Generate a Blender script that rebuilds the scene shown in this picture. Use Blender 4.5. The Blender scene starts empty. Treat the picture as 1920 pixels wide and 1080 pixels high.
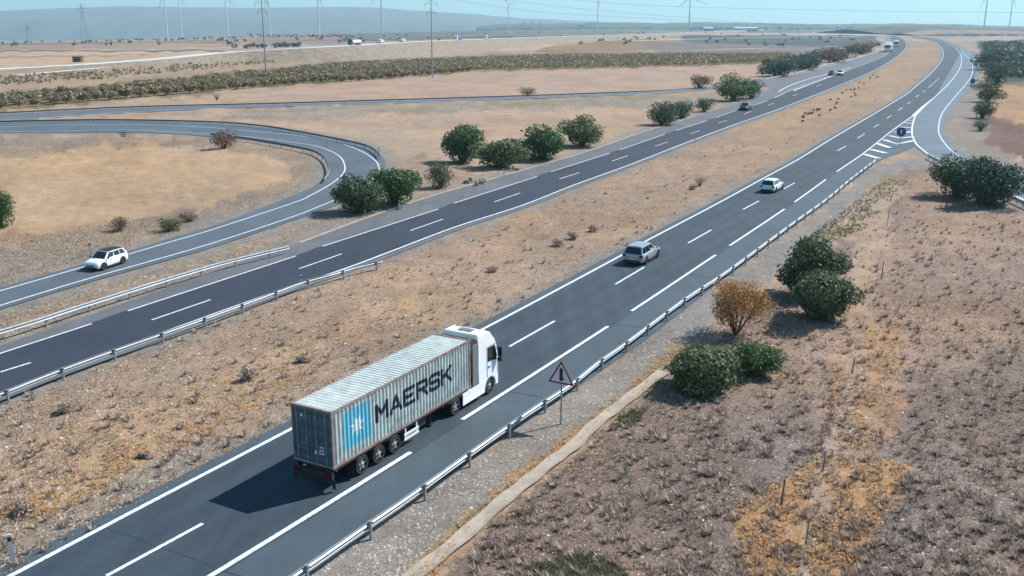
import bpy, bmesh, math, random
import numpy as np
from mathutils import Vector, Matrix
from mathutils.geometry import tessellate_polygon
random.seed(7); rng = np.random.default_rng(7)
S = bpy.context.scene
COL = S.collection
# ---------------------------------------------------------------- camera
FPX, PITCH, HC = 1803.0, math.radians(15.29), 21.22
cam_d = bpy.data.cameras.new('camera'); cam = bpy.data.objects.new('camera', cam_d); COL.objects.link(cam)
cam.location = (0, 0, HC); cam.rotation_euler = (math.pi/2-PITCH, 0, 0)
cam_d.sensor_width = 36; cam_d.lens = FPX/1920*36; cam_d.clip_start = .5; cam_d.clip_end = 60000
S.camera = cam
# ---------------------------------------------------------------- light
SUNV = Vector((3.565, 2.115, 0)).normalized()*math.cos(math.radians(44)) + Vector((0, 0, math.sin(math.radians(44))))
w = bpy.data.worlds.new('World'); S.world = w; w.use_nodes = True
nt = w.node_tree; bg = nt.nodes['Background']
sky = nt.nodes.new('ShaderNodeTexSky'); sky.sky_type = 'NISHITA'; sky.sun_disc = False
sky.sun_elevation = math.radians(44); sky.sun_rotation = math.atan2(SUNV.x, SUNV.y)
sky.altitude = 250; sky.air_density = 1.0; sky.dust_density = .3; sky.ozone_density = 3
tint = nt.nodes.new('ShaderNodeMix'); tint.data_type = 'RGBA'; tint.blend_type = 'MULTIPLY'; tint.inputs[0].default_value = 1; tint.inputs[7].default_value = (.76, 1.12, 1.14, 1)
nt.links.new(sky.outputs[0], tint.inputs[6]); nt.links.new(tint.outputs[2], bg.inputs[0]); bg.inputs[1].default_value = .088
sl = bpy.data.lights.new('sun', 'SUN'); sl.energy = 5.0; sl.angle = math.radians(.5); sl.color = (1, .965, .93)
so = bpy.data.objects.new('sun', sl); COL.objects.link(so)
so.rotation_euler = SUNV.to_track_quat('Z', 'Y').to_euler()
S.view_settings.view_transform = 'Standard'; S.view_settings.look = 'None'
S.view_settings.exposure = .56; S.view_settings.gamma = 1
# ---------------------------------------------------------------- helpers
cp, sp = math.cos(PITCH), math.sin(PITCH)
def G(x, y, z=0.0):
    """point of the world plane z seen at photo pixel (x, y)"""
    a, b = (x-960)/FPX, (y-540)/FPX
    dz = -sp-b*cp; t = (z-HC)/dz
    return Vector((a*t, (cp-b*sp)*t, z))
def depth(p): return p[1]*cp-(p[2]-HC)*sp
def PX(X, Y, Z=0):
    d = Y*cp-(Z-HC)*sp; u = Y*sp+(Z-HC)*cp
    return 960+FPX*X/d, 540-FPX*u/d
def up_at(base, y):
    """height z of the point straight above base seen at pixel row y"""
    b = (540-y)/FPX
    return HC + base[1]*(b*cp-sp)/(cp+b*sp)
YAW, X0, KC = .50681, -34.10, .00012568
HD = Vector((math.sin(YAW), math.cos(YAW), 0)); HN = Vector((math.cos(YAW), -math.sin(YAW), 0))
def RD(s, t, z=0): return HD*s + HN*(t+X0+.5*KC*s*s) + Vector((0, 0, z))
def cr(pts, n=6):
    """Catmull-Rom through the points"""
    P = [Vector(p) for p in pts]; P = [P[0]*2-P[1]]+P+[P[-1]*2-P[-2]]; out = []
    for i in range(1, len(P)-2):
        a, b, c, d = P[i-1:i+3]
        for k in range(n):
            t = k/n
            out.append(.5*((2*b)+(c-a)*t+(2*a-5*b+4*c-d)*t*t+(3*b-a-3*c+d)*t**3))
    out.append(P[-2]); return out
def lin(c):
    return tuple(((v/255)/12.92 if v/255 <= .04045 else ((v/255+.055)/1.055)**2.4) for v in c)
def new_obj(name, me, mats=(), parent=None):
    o = bpy.data.objects.new(name, me); COL.objects.link(o)
    for m in (mats if isinstance(mats, (list, tuple)) else [mats]): me.materials.append(m)
    if parent: o.parent = parent
    return o
def empty(name, loc=(0, 0, 0), rz=0):
    o = bpy.data.objects.new(name, None); COL.objects.link(o); o.location = loc; o.rotation_euler = (0, 0, rz); o.empty_display_size = .3
    return o
def tag(o, label=None, cat=None, group=None, kind=None):
    if label: o['label'] = label
    if cat: o['category'] = cat
    if group: o['group'] = group
    if kind: o['kind'] = kind
    return o
def children(o): return [c for c in COL.objects if c.parent == o]
def copy_tree(o, parent=None):
    c = o.copy(); COL.objects.link(c); c.parent = parent
    for ch in children(o): copy_tree(ch, c)
    return c
def pydata(name, v, f, smooth=False):
    me = bpy.data.meshes.new(name); me.from_pydata([tuple(p) for p in v], [], f); me.update()
    if smooth: me.polygons.foreach_set('use_smooth', [True]*len(me.polygons))
    return me
def tri_mesh(name, V, F):
    """fast mesh from numpy arrays (all faces with the same number of corners)"""
    k = F.shape[1]; me = bpy.data.meshes.new(name)
    me.vertices.add(len(V)); me.vertices.foreach_set('co', V.astype(np.float32).ravel())
    me.loops.add(F.size); me.loops.foreach_set('vertex_index', F.astype(np.int32).ravel())
    me.polygons.add(len(F)); me.polygons.foreach_set('loop_start', np.arange(0, F.size, k, dtype=np.int32))
    me.update(calc_edges=True); return me
class MB:
    def __init__(s): s.v = []; s.f = []; s.m = []
    def add(s, v, f, m=0):
        o = len(s.v); s.v += [Vector(p) for p in v]; s.f += [[i+o for i in q] for q in f]; s.m += [m]*len(f); return s
    def box(s, a, b, m=0, taper=1.0):
        (x0, y0, z0), (x1, y1, z1) = a, b; cx, cy = (x0+x1)/2, (y0+y1)/2; t = taper
        v = [(x0, y0, z0), (x1, y0, z0), (x1, y1, z0), (x0, y1, z0)]
        v += [(cx+(x-cx)*t, cy+(y-cy)*t, z1) for x, y, _ in v[:4]]
        return s.add(v, [[0, 3, 2, 1], [4, 5, 6, 7], [0, 1, 5, 4], [1, 2, 6, 5], [2, 3, 7, 6], [3, 0, 4, 7]], m)
    def tube(s, p, q, r, r2=None, n=8, m=0):
        p, q = Vector(p), Vector(q); r2 = r if r2 is None else r2; d = (q-p).normalized()
        a = d.orthogonal().normalized(); b = d.cross(a); v = []
        for c, rr in ((p, r), (q, r2)):
            v += [c+a*rr*math.cos(2*math.pi*k/n)+b*rr*math.sin(2*math.pi*k/n) for k in range(n)]
        f = [[k, (k+1) % n, n+(k+1) % n, n+k] for k in range(n)]+[list(range(n))[::-1], list(range(n, 2*n))]
        return s.add(v, f, m)
    def prism(s, poly, axis, a, b, m=0):
        """poly of (u,v) extruded along axis ('y': u=x v=z)"""
        n = len(poly)
        mk = {'y': lambda u, v, w: (u, w, v), 'x': lambda u, v, w: (w, u, v), 'z': lambda u, v, w: (u, v, w)}[axis]
        v = [mk(u, q, a) for u, q in poly]+[mk(u, q, b) for u, q in poly]
        return s.add(v, [list(range(n)), list(range(n, 2*n))[::-1]]+[[k, n+k, n+(k+1) % n, (k+1) % n] for k in range(n)], m)
    def build(s, name, mats, parent=None, smooth=False, bevel=0, subsurf=0):
        me = bpy.data.meshes.new(name); me.from_pydata([tuple(p) for p in s.v], [], s.f)
        me.polygons.foreach_set('material_index', s.m); me.update()
        bm = bmesh.new(); bm.from_mesh(me); bmesh.ops.remove_doubles(bm, verts=bm.verts, dist=1e-5) if smooth else None
        bmesh.ops.recalc_face_normals(bm, faces=bm.faces); bm.to_mesh(me); bm.free()
        if smooth: me.polygons.foreach_set('use_smooth', [True]*len(me.polygons))
        o = new_obj(name, me, mats, parent)
        if bevel:
            b = o.modifiers.new('bevel', 'BEVEL'); b.width = bevel; b.segments = 2; b.limit_method = 'ANGLE'; b.harden_normals = False
        if subsurf:
            b = o.modifiers.new('subsurf', 'SUBSURF'); b.levels = b.render_levels = subsurf
        return o
# ---------------------------------------------------------------- materials
def mat(name, col, rough=.6, metal=0, noise=.0, scale=3., col2=None, bump=0, bscale=20., coat=0, island=0, spec=.5, trans=0, emit=0):
    m = bpy.data.materials.new(name); m.use_nodes = True; N = m.node_tree.nodes; L = m.node_tree.links
    b = N['Principled BSDF']; b.inputs['Roughness'].default_value = rough; b.inputs['Metallic'].default_value = metal
    b.inputs['Specular IOR Level'].default_value = spec
    if coat: b.inputs['Coat Weight'].default_value = coat; b.inputs['Coat Roughness'].default_value = .08
    if trans: b.inputs['Subsurface Weight'].default_value = 0
    c1 = (*col, 1); c2 = (*(col2 or tuple(v*(1-noise) for v in col)), 1)
    tc = N.new('ShaderNodeNewGeometry')
    nz = N.new('ShaderNodeTexNoise'); nz.inputs['Scale'].default_value = scale; nz.inputs['Detail'].default_value = 6; nz.inputs['Roughness'].default_value = .65
    L.new(tc.outputs['Position'], nz.inputs['Vector'])
    mr = N.new('ShaderNodeMapRange'); mr.inputs[1].default_value = .35; mr.inputs[2].default_value = .65
    if island:
        L.new(tc.outputs['Random Per Island'], mr.inputs[0]); mr.inputs[1].default_value = 0; mr.inputs[2].default_value = 1
    else: L.new(nz.outputs[0], mr.inputs[0])
    mx = N.new('ShaderNodeMix'); mx.data_type = 'RGBA'; mx.inputs[6].default_value = c1; mx.inputs[7].default_value = c2
    L.new(mr.outputs[0], mx.inputs[0]); L.new(mx.outputs[2], b.inputs['Base Color'])
    if bump:
        n2 = N.new('ShaderNodeTexNoise'); n2.inputs['Scale'].default_value = bscale; n2.inputs['Detail'].default_value = 4
        L.new(tc.outputs['Position'], n2.inputs['Vector'])
        bp = N.new('ShaderNodeBump'); bp.inputs['Strength'].default_value = bump; bp.inputs['Distance'].default_value = .05
        L.new(n2.outputs[0], bp.inputs['Height']); L.new(bp.outputs[0], b.inputs['Normal'])
    return m
M = {}
def asphalt(name, base, streak=.12, tracks=False):
    """worn asphalt: fine aggregate, soft mottling and lengthwise wheel wear"""
    m = bpy.data.materials.new(name); m.use_nodes = True; N = m.node_tree.nodes; L = m.node_tree.links
    b = N['Principled BSDF']; b.inputs['Roughness'].default_value = .82; b.inputs['Specular IOR Level'].default_value = .35
    g = N.new('ShaderNodeNewGeometry')
    def nz(scale, det, vec=None):
        n = N.new('ShaderNodeTexNoise'); n.inputs['Scale'].default_value = scale; n.inputs['Detail'].default_value = det; n.inputs['Roughness'].default_value = .7
        L.new(vec or g.outputs['Position'], n.inputs['Vector']); return n.outputs[0]
    mp = N.new('ShaderNodeMapping'); mp.inputs['Rotation'].default_value = (0, 0, YAW); mp.inputs['Scale'].default_value = (1.1, .03, 1)
    L.new(g.outputs['Position'], mp.inputs['Vector'])
    a = nz(1.0, 4, mp.outputs[0]); c = nz(.12, 5); d = nz(14, 3)
    def mul(x, lo, hi, y=None):
        r = N.new('ShaderNodeMapRange'); r.inputs[1].default_value = .25; r.inputs[2].default_value = .75
        r.inputs[3].default_value = lo; r.inputs[4].default_value = hi; L.new(x, r.inputs[0])
        if y is None: return r.outputs[0]
        k = N.new('ShaderNodeMath'); k.operation = 'MULTIPLY'; L.new(r.outputs[0], k.inputs[0]); L.new(y, k.inputs[1]); return k.outputs[0]
    v = mul(a, 1-streak, 1+streak); v = mul(c, .78, 1.24, v); v = mul(d, .8, 1.2, v)
    if tracks:
        def dot(vec):
            k = N.new('ShaderNodeVectorMath'); k.operation = 'DOT_PRODUCT'; k.inputs[1].default_value = vec; L.new(g.outputs['Position'], k.inputs[0]); return k.outputs['Value']
        def ma(op, x, y):
            k = N.new('ShaderNodeMath'); k.operation = op
            for i, q in enumerate((x, y)):
                if isinstance(q, (int, float)): k.inputs[i].default_value = q
                else: L.new(q, k.inputs[i])
            return k.outputs[0]
        s_ = dot(HD); tt = ma('SUBTRACT', dot(HN), ma('ADD', X0, ma('MULTIPLY', ma('MULTIPLY', s_, s_), .5*KC)))
        c_ = ma('COSINE', ma('MULTIPLY', tt, 2*math.pi/1.8), 0); v = ma('MULTIPLY', v, ma('ADD', 1, ma('MULTIPLY', c_, .07)))
    vm = N.new('ShaderNodeVectorMath'); vm.operation = 'SCALE'; vm.inputs[0].default_value = base; L.new(v, vm.inputs['Scale'])
    L.new(vm.outputs[0], b.inputs['Base Color'])
    bp = N.new('ShaderNodeBump'); bp.inputs['Strength'].default_value = .3; bp.inputs['Distance'].default_value = .02
    L.new(d, bp.inputs['Height']); L.new(bp.outputs[0], b.inputs['Normal'])
    return m
M['asph_near'] = asphalt('asphalt_near', (.056, .080, .098))
M['asph_lane'] = asphalt('asphalt_lane', (.033, .050, .066), .24, True)
M['asph_far'] = asphalt('asphalt_dark', (.028, .036, .052), .16)
M['asph_sh'] = asphalt('asphalt_shoulder', (.105, .112, .120))
M['asph_loop'] = asphalt('asphalt_loop', (.080, .102, .120))
M['asph_ramp'] = asphalt('asphalt_ramp', (.095, .135, .165))
M['paint'] = mat('road_paint', (.82, .85, .86), .55, scale=5, col2=(.40, .43, .45))
M['galv'] = mat('galvanised_steel', (.42, .46, .48), .5, .25, noise=.2, scale=2)
M['galv_shaded'] = mat('shaded_steel', (.20, .21, .21), .6, .3, noise=.3, scale=2)  # darker copy of the rail steel, shade on the rail backs put into the colour
M['post'] = mat('steel_post', (.34, .36, .36), .5, .4, noise=.3, scale=4)
M['rubber'] = mat('tyre_rubber', (.018, .018, .02), .75, noise=.3)
M['rim'] = mat('alloy_rim', (.45, .46, .48), .35, .7)
M['rim_steel'] = mat('steel_rim', (.42, .40, .38), .5, .5, noise=.4, scale=6)
M['glass'] = mat('dark_glass', (.012, .018, .024), .06, spec=.8)
M['white'] = mat('white_paint', (.80, .82, .82), .3, coat=.5, noise=.05, scale=1)
M['silver'] = mat('silver_paint', (.36, .39, .42), .3, .35, coat=.6)
M['darkcar'] = mat('dark_paint', (.02, .026, .035), .3, coat=.7)
M['black'] = mat('black_plastic', (.015, .016, .018), .55)
M['chassis'] = mat('chassis_steel', (.028, .028, .03), .6, noise=.4, scale=3)
M['red'] = mat('red_lens', (.12, .008, .008), .25)
M['lamp'] = mat('clear_lens', (.7, .72, .74), .12)
M['plate'] = mat('number_plate', (.75, .75, .72), .5)
M['concrete'] = mat('concrete', (.38, .32, .25), .9, noise=.3, scale=.8, bump=.4, bscale=6)
M['wood'] = mat('fence_wood', (.16, .12, .09), .9, noise=.4, scale=8)
M['trunk'] = mat('bark', (.10, .075, .055), .9, noise=.4, scale=10)
M['turbine'] = mat('turbine_white', (.62, .66, .70), .5)
M['lattice'] = mat('lattice_steel', (.30, .34, .38), .6, .2)
M['wire'] = mat('cable', (.10, .13, .16), .5)
M['blue_sign'] = mat('sign_blue', (.012, .06, .20), .4)
M['sign_white'] = mat('sign_white', (.62, .62, .64), .4)
M['sign_red'] = mat('sign_red', (.26, .02, .035), .4)
M['sign_black'] = mat('sign_black', (.012, .012, .014), .5)
M['cab'] = mat('cab_white', (.84, .86, .86), .28, coat=.6, noise=.04, scale=1)
M['cab_grey'] = mat('cab_grey', (.16, .17, .18), .45)
M['c_side'] = mat('container_grey', (.54, .61, .59), .5, scale=1.6, col2=(.36, .40, .375))
M['c_roof'] = mat('container_roof', (.60, .66, .62), .6, noise=.3, scale=1.5, col2=(.42, .46, .42))
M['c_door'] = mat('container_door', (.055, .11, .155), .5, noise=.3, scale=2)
M['c_frame'] = mat('container_frame', (.30, .28, .26), .6, noise=.4, scale=2, col2=(.22, .11, .085))
M['c_text'] = mat('container_letters', (.012, .022, .045), .5)
M['c_blue'] = mat('container_sky_blue', (.10, .52, .70), .5, scale=2.5, col2=(.17, .50, .60))
M['c_star'] = mat('container_star', (.75, .80, .80), .5)
def leafmat(name, a, b, tr=.25):
    m = mat(name, a, .6, col2=b, island=1, spec=.25)
    N = m.node_tree.nodes; L = m.node_tree.links; bs = N['Principled BSDF']; out = N['Material Output']
    t = N.new('ShaderNodeBsdfTranslucent'); mx = N.new('ShaderNodeMixShader'); mx.inputs[0].default_value = tr
    L.new(bs.inputs['Base Color'].links[0].from_socket, t.inputs[0])
    L.new(bs.outputs[0], mx.inputs[1]); L.new(t.outputs[0], mx.inputs[2]); L.new(mx.outputs[0], out.inputs[0]); return m
LEAF = {
 'pine': leafmat('pine_leaves', (.045, .095, .032), (.13, .20, .085)),
 'dark': leafmat('dark_leaves', (.048, .085, .045), (.145, .185, .10)),
 'olive': leafmat('olive_leaves', (.07, .11, .045), (.20, .23, .115)),
 'rust': leafmat('rust_leaves', (.34, .15, .055), (.46, .29, .12), .3),
 'dry': leafmat('dry_leaves', (.16, .11, .085), (.26, .19, .14)),
 'orchard': leafmat('orchard_leaves', (.22, .18, .105), (.33, .27, .16)),
 'haze': leafmat('greyish_leaves', (.055, .09, .07), (.11, .15, .115)),
 'straw': leafmat('straw', (.42, .33, .23), (.78, .66, .50), .2),
 'gold': leafmat('gold_straw', (.58, .36, .16), (.86, .62, .36), .4),
 'scrub': leafmat('scrub_twigs', (.20, .15, .125), (.60, .47, .38), .2),
 'green': leafmat('green_weeds', (.13, .15, .08), (.28, .27, .15), .2)}
# ---------------------------------------------------------------- traced outlines (photo pixels, put on the ground)
A_LEFT = [(-120, 1153), (20, 1080), (282, 942), (545, 805), (925, 607), (1165, 479), (1208, 454), (1341, 384), (1432, 334), (1495, 300), (1558, 261), (1633, 217), (1663, 199), (1700, 176), (1723, 157), (1744, 139), (1762, 118), (1769, 102), (1763, 86), (1745, 76), (1700, 69)]
A_RIGHT = [(250, 1165), (395, 1080), (770, 848), (1140, 612), (1342, 478), (1471, 392), (1569, 322), (1617, 289), (1674, 244), (1720, 211), (1747, 187), (1778, 158), (1798, 131), (1803, 114), (1800, 100), (1785, 85), (1760, 75), (1720, 69)]
B_L = [(-120, 704), (0, 663), (172, 607), (240, 583), (555, 480), (605, 462), (822, 392), (852, 381), (1007, 331), (1033, 322), (1144, 287), (1246, 252), (1326, 226), (1384, 206), (1439, 189), (1490, 166), (1540, 149), (1592, 131), (1645, 111), (1672, 95), (1680, 82), (1668, 72)]
B_R = [(-120, 785), (0, 738), (100, 700), (300, 626), (420, 582), (530, 543), (641, 506), (732, 472), (853, 426), (977, 386), (1079, 346), (1170, 313), (1250, 282), (1288, 267), (1374, 235), (1462, 204), (1541, 173), (1606, 147), (1645, 129), (1678, 109), (1696, 93), (1700, 82), (1692, 73), (1675, 67)]
B_EDGE = [(-120, 690), (0, 648), (150, 597), (400, 509), (550, 459), (680, 411), (798, 371), (863, 352), (945, 329), (1097, 285), (1206, 247), (1304, 218), (1375, 196), (1425, 176), (1444, 166), (1434, 156), (1436, 148), (1494, 139), (1578, 115), (1645, 98), (1672, 86), (1660, 71)]
LOOP_OUT = [(-160, 231), (0, 229), (200, 226), (400, 231), (550, 244), (616, 256), (681, 272), (716, 294), (722, 320), (700, 345), (640, 380), (550, 413), (400, 463), (278, 498), (150, 534), (0, 580), (-120, 617)]
LOOP_IN = [(-160, 252), (0, 249), (120, 249), (289, 249), (400, 257), (470, 263), (550, 276), (590, 285), (613, 299), (617, 318), (600, 342), (560, 362), (490, 390), (400, 423), (318, 447), (240, 471), (155, 495), (0, 539), (-120, 573)]
RAMP_L = [(1755, 180), (1722, 207), (1708, 238), (1708, 256), (1716, 273), (1730, 285), (1743, 294), (1800, 325), (1850, 350), (1925, 385), (2060, 445)]
RAMP_R = [(1806, 90), (1832, 107), (1838, 122), (1834, 140), (1824, 160), (1800, 186), (1777, 218), (1770, 240), (1773, 256), (1790, 275), (1815, 292), (1857, 309), (1925, 337), (2060, 395)]
C_TOP = [(-160, 219), (0, 212), (244, 200), (490, 194), (640, 190), (940, 181), (1207, 171), (1290, 166), (1380, 156), (1436, 148)]
C_BOT = [(-160, 233), (0, 227), (222, 213), (400, 204), (640, 197), (940, 187), (1207, 177), (1290, 172), (1380, 164), (1440, 163)]
def smooth_px(l, n=5): return [(v.x, v.y) for v in cr([Vector((x, y, 0)) for x, y in l], n)]
# ---------------------------------------------------------------- ground (one sheet out to the horizon)
def vnoise(x, y, seed=0):
    xi, yi = np.floor(x).astype(np.int64), np.floor(y).astype(np.int64); fx, fy = x-xi, y-yi
    fx = fx*fx*(3-2*fx); fy = fy*fy*(3-2*fy)
    def h(a, b):
        n = (a*374761393+b*668265263+seed*1442695041) & 0x7fffffff
        n = ((n ^ (n >> 13))*1274126177) & 0x7fffffff
        return ((n ^ (n >> 16)) & 0xffff)/65535.
    return (h(xi, yi)*(1-fx)+h(xi+1, yi)*fx)*(1-fy)+(h(xi, yi+1)*(1-fx)+h(xi+1, yi+1)*fx)*fy
def fbm(x, y, s=0): return (vnoise(x, y, s)+.5*vnoise(x*2, y*2, s+1)+.25*vnoise(x*4, y*4, s+2))/1.75
def inside(px, py, poly):
    c = np.zeros(px.shape, bool); n = len(poly); j = n-1
    for i in range(n):
        xi, yi = poly[i]; xj, yj = poly[j]
        if yi != yj:
            c ^= ((yi > py) != (yj > py)) & (px < (xj-xi)*(py-yi)/(yj-yi)+xi)
        j = i
    return c
# land cover: (outline, colour, how scrubby)
TAN = (182, 153, 126)
ZONES = [
 ([(-500, 48), (2500, 48), (2500, 100), (-500, 100)], (165, 146, 132), .35),
 ([(-500, 92), (420, 92), (430, 97), (150, 121), (-500, 150)], (192, 160, 130), .2),
 ([(-500, 78), (420, 74), (640, 64), (640, 74), (430, 88), (-500, 97)], (168, 140, 118), .6),
 ([(-500, 95), (420, 93), (420, 95.5), (-500, 99)], (112, 92, 78), .5),
 ([(-500, 86), (0, 82), (420, 75), (480, 72), (420, 78), (0, 86), (-500, 90)], (126, 112, 96), .6),
 ([(-500, 108), (0, 106), (300, 101), (300, 103), (0, 109)], (160, 132, 108), .4),
 ([(480, 70), (640, 62), (760, 62), (640, 84), (480, 84)], (158, 136, 130), .9),
 ([(-500, 140), (0, 130), (430, 100), (900, 84), (1280, 76), (1480, 84), (1480, 100), (1000, 104), (640, 118), (380, 142), (0, 182), (-500, 220)], (176, 148, 118), 1.0),
 ([(700, 86), (1000, 74), (1060, 90), (800, 108)], (196, 158, 130), .4),
 ([(1030, 86), (1200, 72), (1290, 78), (1230, 92), (1080, 102), (1000, 96)], (150, 122, 84), .5),
 ([(1200, 84), (1480, 80), (1560, 88), (1580, 100), (1500, 112), (1250, 104)], (128, 118, 120), .7),
 ([(1280, 66), (1640, 66), (1650, 82), (1600, 88), (1350, 82), (1280, 80)], (84, 92, 92), .5),
 ([(1300, 62), (1640, 62), (1640, 66), (1300, 66)], (180, 160, 150), .2),
 ([(640, 52), (1640, 50), (1640, 61), (1300, 62), (1000, 70), (640, 78)], (112, 112, 100), .5),
 ([(-500, 215), (0, 178), (200, 158), (400, 138), (640, 114), (1000, 101), (1480, 96), (1490, 116), (1200, 126), (900, 132), (640, 152), (400, 172), (0, 208), (-500, 240)], (134, 118, 82), .5),
 ([(440, 190), (520, 170), (700, 152), (900, 136), (1200, 127), (1400, 122), (1440, 140), (1380, 152), (1200, 170), (800, 184)], (182, 152, 130), .3),
 ([(440, 205), (640, 196), (1000, 188), (1280, 174), (1420, 166), (1340, 205), (1220, 205), (1000, 206), (700, 218), (420, 226)], (160, 145, 125), 1.0),
 ([(500, 232), (700, 214), (1000, 204), (1230, 205), (1210, 240), (1110, 285), (880, 330), (730, 340), (720, 290), (640, 255)], (182, 154, 128), .3),
 ([(540, 440), (700, 380), (720, 300), (830, 290), (900, 330), (800, 372)], (165, 140, 116), .8),
 ([(-300, 255), (120, 254), (400, 262), (550, 280), (606, 300), (608, 320), (560, 355), (400, 412), (240, 462), (-300, 600)], (160, 138, 118), 1.0),
 ([(-300, 285), (40, 288), (220, 270), (430, 280), (530, 300), (555, 325), (480, 352), (380, 385), (200, 425), (0, 452), (-300, 470)], (190, 156, 118), .3),
 ([(-300, 480), (0, 440), (160, 435), (-300, 500)], (170, 134, 104), .6),
 ([(-300, 640), (0, 584), (400, 468), (640, 388), (760, 375), (560, 452), (150, 590), (-300, 740)], (168, 146, 122), .9),
 # central reservation
 ([(-300, 860), (0, 745), (530, 550), (980, 392), (1380, 240), (1600, 155), (1690, 110), (1702, 75), (1765, 80), (1766, 118), (1700, 170), (1490, 298), (1160, 476), (545, 800), (0, 1082), (-300, 1240)], (172, 142, 115), .8),
 ([(-100, 990), (200, 860), (430, 742), (640, 640), (820, 560), (760, 560), (500, 660), (250, 760), (-100, 880)], (182, 146, 108), .7),
 ([(0, 960), (130, 880), (330, 800), (260, 880), (60, 980)], (186, 150, 106), .7),
 ([(860, 480), (960, 430), (1010, 440), (900, 500)], (186, 148, 116), .5),
 ([(1260, 300), (1440, 225), (1640, 130), (1690, 120), (1700, 150), (1540, 240), (1400, 305)], (176, 146, 114), .8),
 # verge right of the near carriageway
 ([(400, 1180), (560, 1082), (1130, 690), (1560, 370), (1640, 310), (1720, 290), (1760, 310), (1600, 400), (1400, 560), (1160, 740), (960, 900), (830, 1010), (740, 1100), (600, 1200)], (146, 140, 134), .5),
 ([(740, 1100), (830, 1000), (960, 890), (1060, 820), (1190, 720), (1260, 650), (1300, 640), (1260, 690), (1160, 760), (1040, 860), (940, 930), (830, 1035), (770, 1120)], (168, 140, 100), .9),
 ([(820, 1130), (880, 1010), (1060, 870), (1250, 700), (1420, 580), (1560, 460), (1660, 330), (1760, 300), (2300, 470), (2300, 1500), (700, 1500)], (144, 122, 110), 1.0),
 ([(1500, 470), (1600, 380), (1660, 322), (1700, 330), (1640, 420), (1560, 450)], (150, 134, 100), .7),
 ([(1420, 600), (1580, 500), (1700, 420), (1960, 430), (1960, 620), (1800, 680), (1560, 740), (1440, 720)], (166, 138, 118), .7),
 ([(1690, 340), (1760, 330), (1860, 400), (2300, 440), (2300, 500), (1700, 420)], (168, 136, 110), .7),
 ([(1560, 640), (1640, 600), (1700, 620), (1690, 800), (1600, 850), (1540, 830)], (176, 136, 100), .7),
 ([(1380, 960), (1450, 900), (1560, 860), (1700, 870), (1680, 930), (1640, 1000), (1540, 1090), (1420, 1080)], (200, 146, 90), .6),
 ([(1585, 380), (1680, 340), (1640, 560), (1610, 760), (1560, 900), (1520, 1080), (1490, 1080), (1530, 860), (1580, 700), (1600, 540)], (182, 152, 126), .5),
 ([(960, 1075), (1020, 1040), (1140, 1040), (1160, 1100), (960, 1100)], (130, 120, 88), .9),
 ([(1830, 150), (1880, 150), (2300, 190), (2300, 330), (1920, 300), (1840, 265)], (126, 98, 90), .9),
 ([(1860, 158), (2300, 165), (2300, 240), (1900, 232), (1850, 210)], (186, 146, 104), .6),
 ([(1785, 250), (1800, 190), (1850, 150), (1850, 260), (1900, 300), (1960, 335), (1830, 296)], (150, 138, 128), .8),
 ([(1830, 78), (2300, 60), (2300, 158), (1880, 152), (1840, 110)], (66, 80, 60), .6),
 ([(1690, 58), (1850, 60), (1850, 66), (1700, 66)], (178, 142, 126), .2),
]
xs = np.concatenate([[-14000, -7000, -3500, -1800, -1000, -600, -350], np.arange(-200, 2125, 5.), [2250, 2500, 2900, 3600, 5200, 9000, 16000]])
ys = np.concatenate([[50, 51, 52, 53], np.arange(54, 120, 1.), np.arange(120, 240, 2.5), np.arange(240, 1130, 5.), [1150, 1200, 1300, 1500, 1900, 2600, 4000]])
nx, ny = len(xs), len(ys)
gx, gy = np.meshgrid(xs, ys)
a_, b_ = (gx-960)/FPX, (gy-540)/FPX
t_ = -HC/(-sp-b_*cp); WX, WY = a_*t_, (cp-b_*sp)*t_
col = np.tile(np.array(lin(TAN)), (ny, nx, 1)).astype(float); scr = np.full((ny, nx), .7)
jx = (fbm(gx/22., gy/14., 3)-.5)*46; jy = (fbm(gx/22.+50, gy/14.+9, 5)-.5)*24
amp = np.clip((gy-48)/300, .05, 1)
for poly, c, s_ in ZONES:
    for q in range(3):   # soft, ragged borders
        k = inside(gx+jx*amp*(1+q*.5), gy+jy*amp*(1+q*.5), poly)
        col[k] = col[k]*.55+np.array(lin(c))*.45 if q < 2 else col[k]*.25+np.array(lin(c))*.75
        scr[k] = scr[k]*.5+s_*.5
# patchy hue variation by real distance on the ground
band = fbm(WX/260.+3, WY/38., 51); bk_ = np.clip((112-gy)/30, 0, 1)
col *= (1+(np.round(band*5)/5-.5)*1.1*bk_)[..., None]
pv = fbm(WX/9., WY/9., 11); pw = fbm(WX/2.2, WY/2.2, 17)
col *= (1+(pv-.5)*.42+(pw-.5)*.26*scr)[..., None]
warm = (fbm(WX/14.+9, WY/14., 23)-.5)*.35
col[..., 0] *= 1+warm*.5; col[..., 2] *= 1-warm*.9
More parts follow.
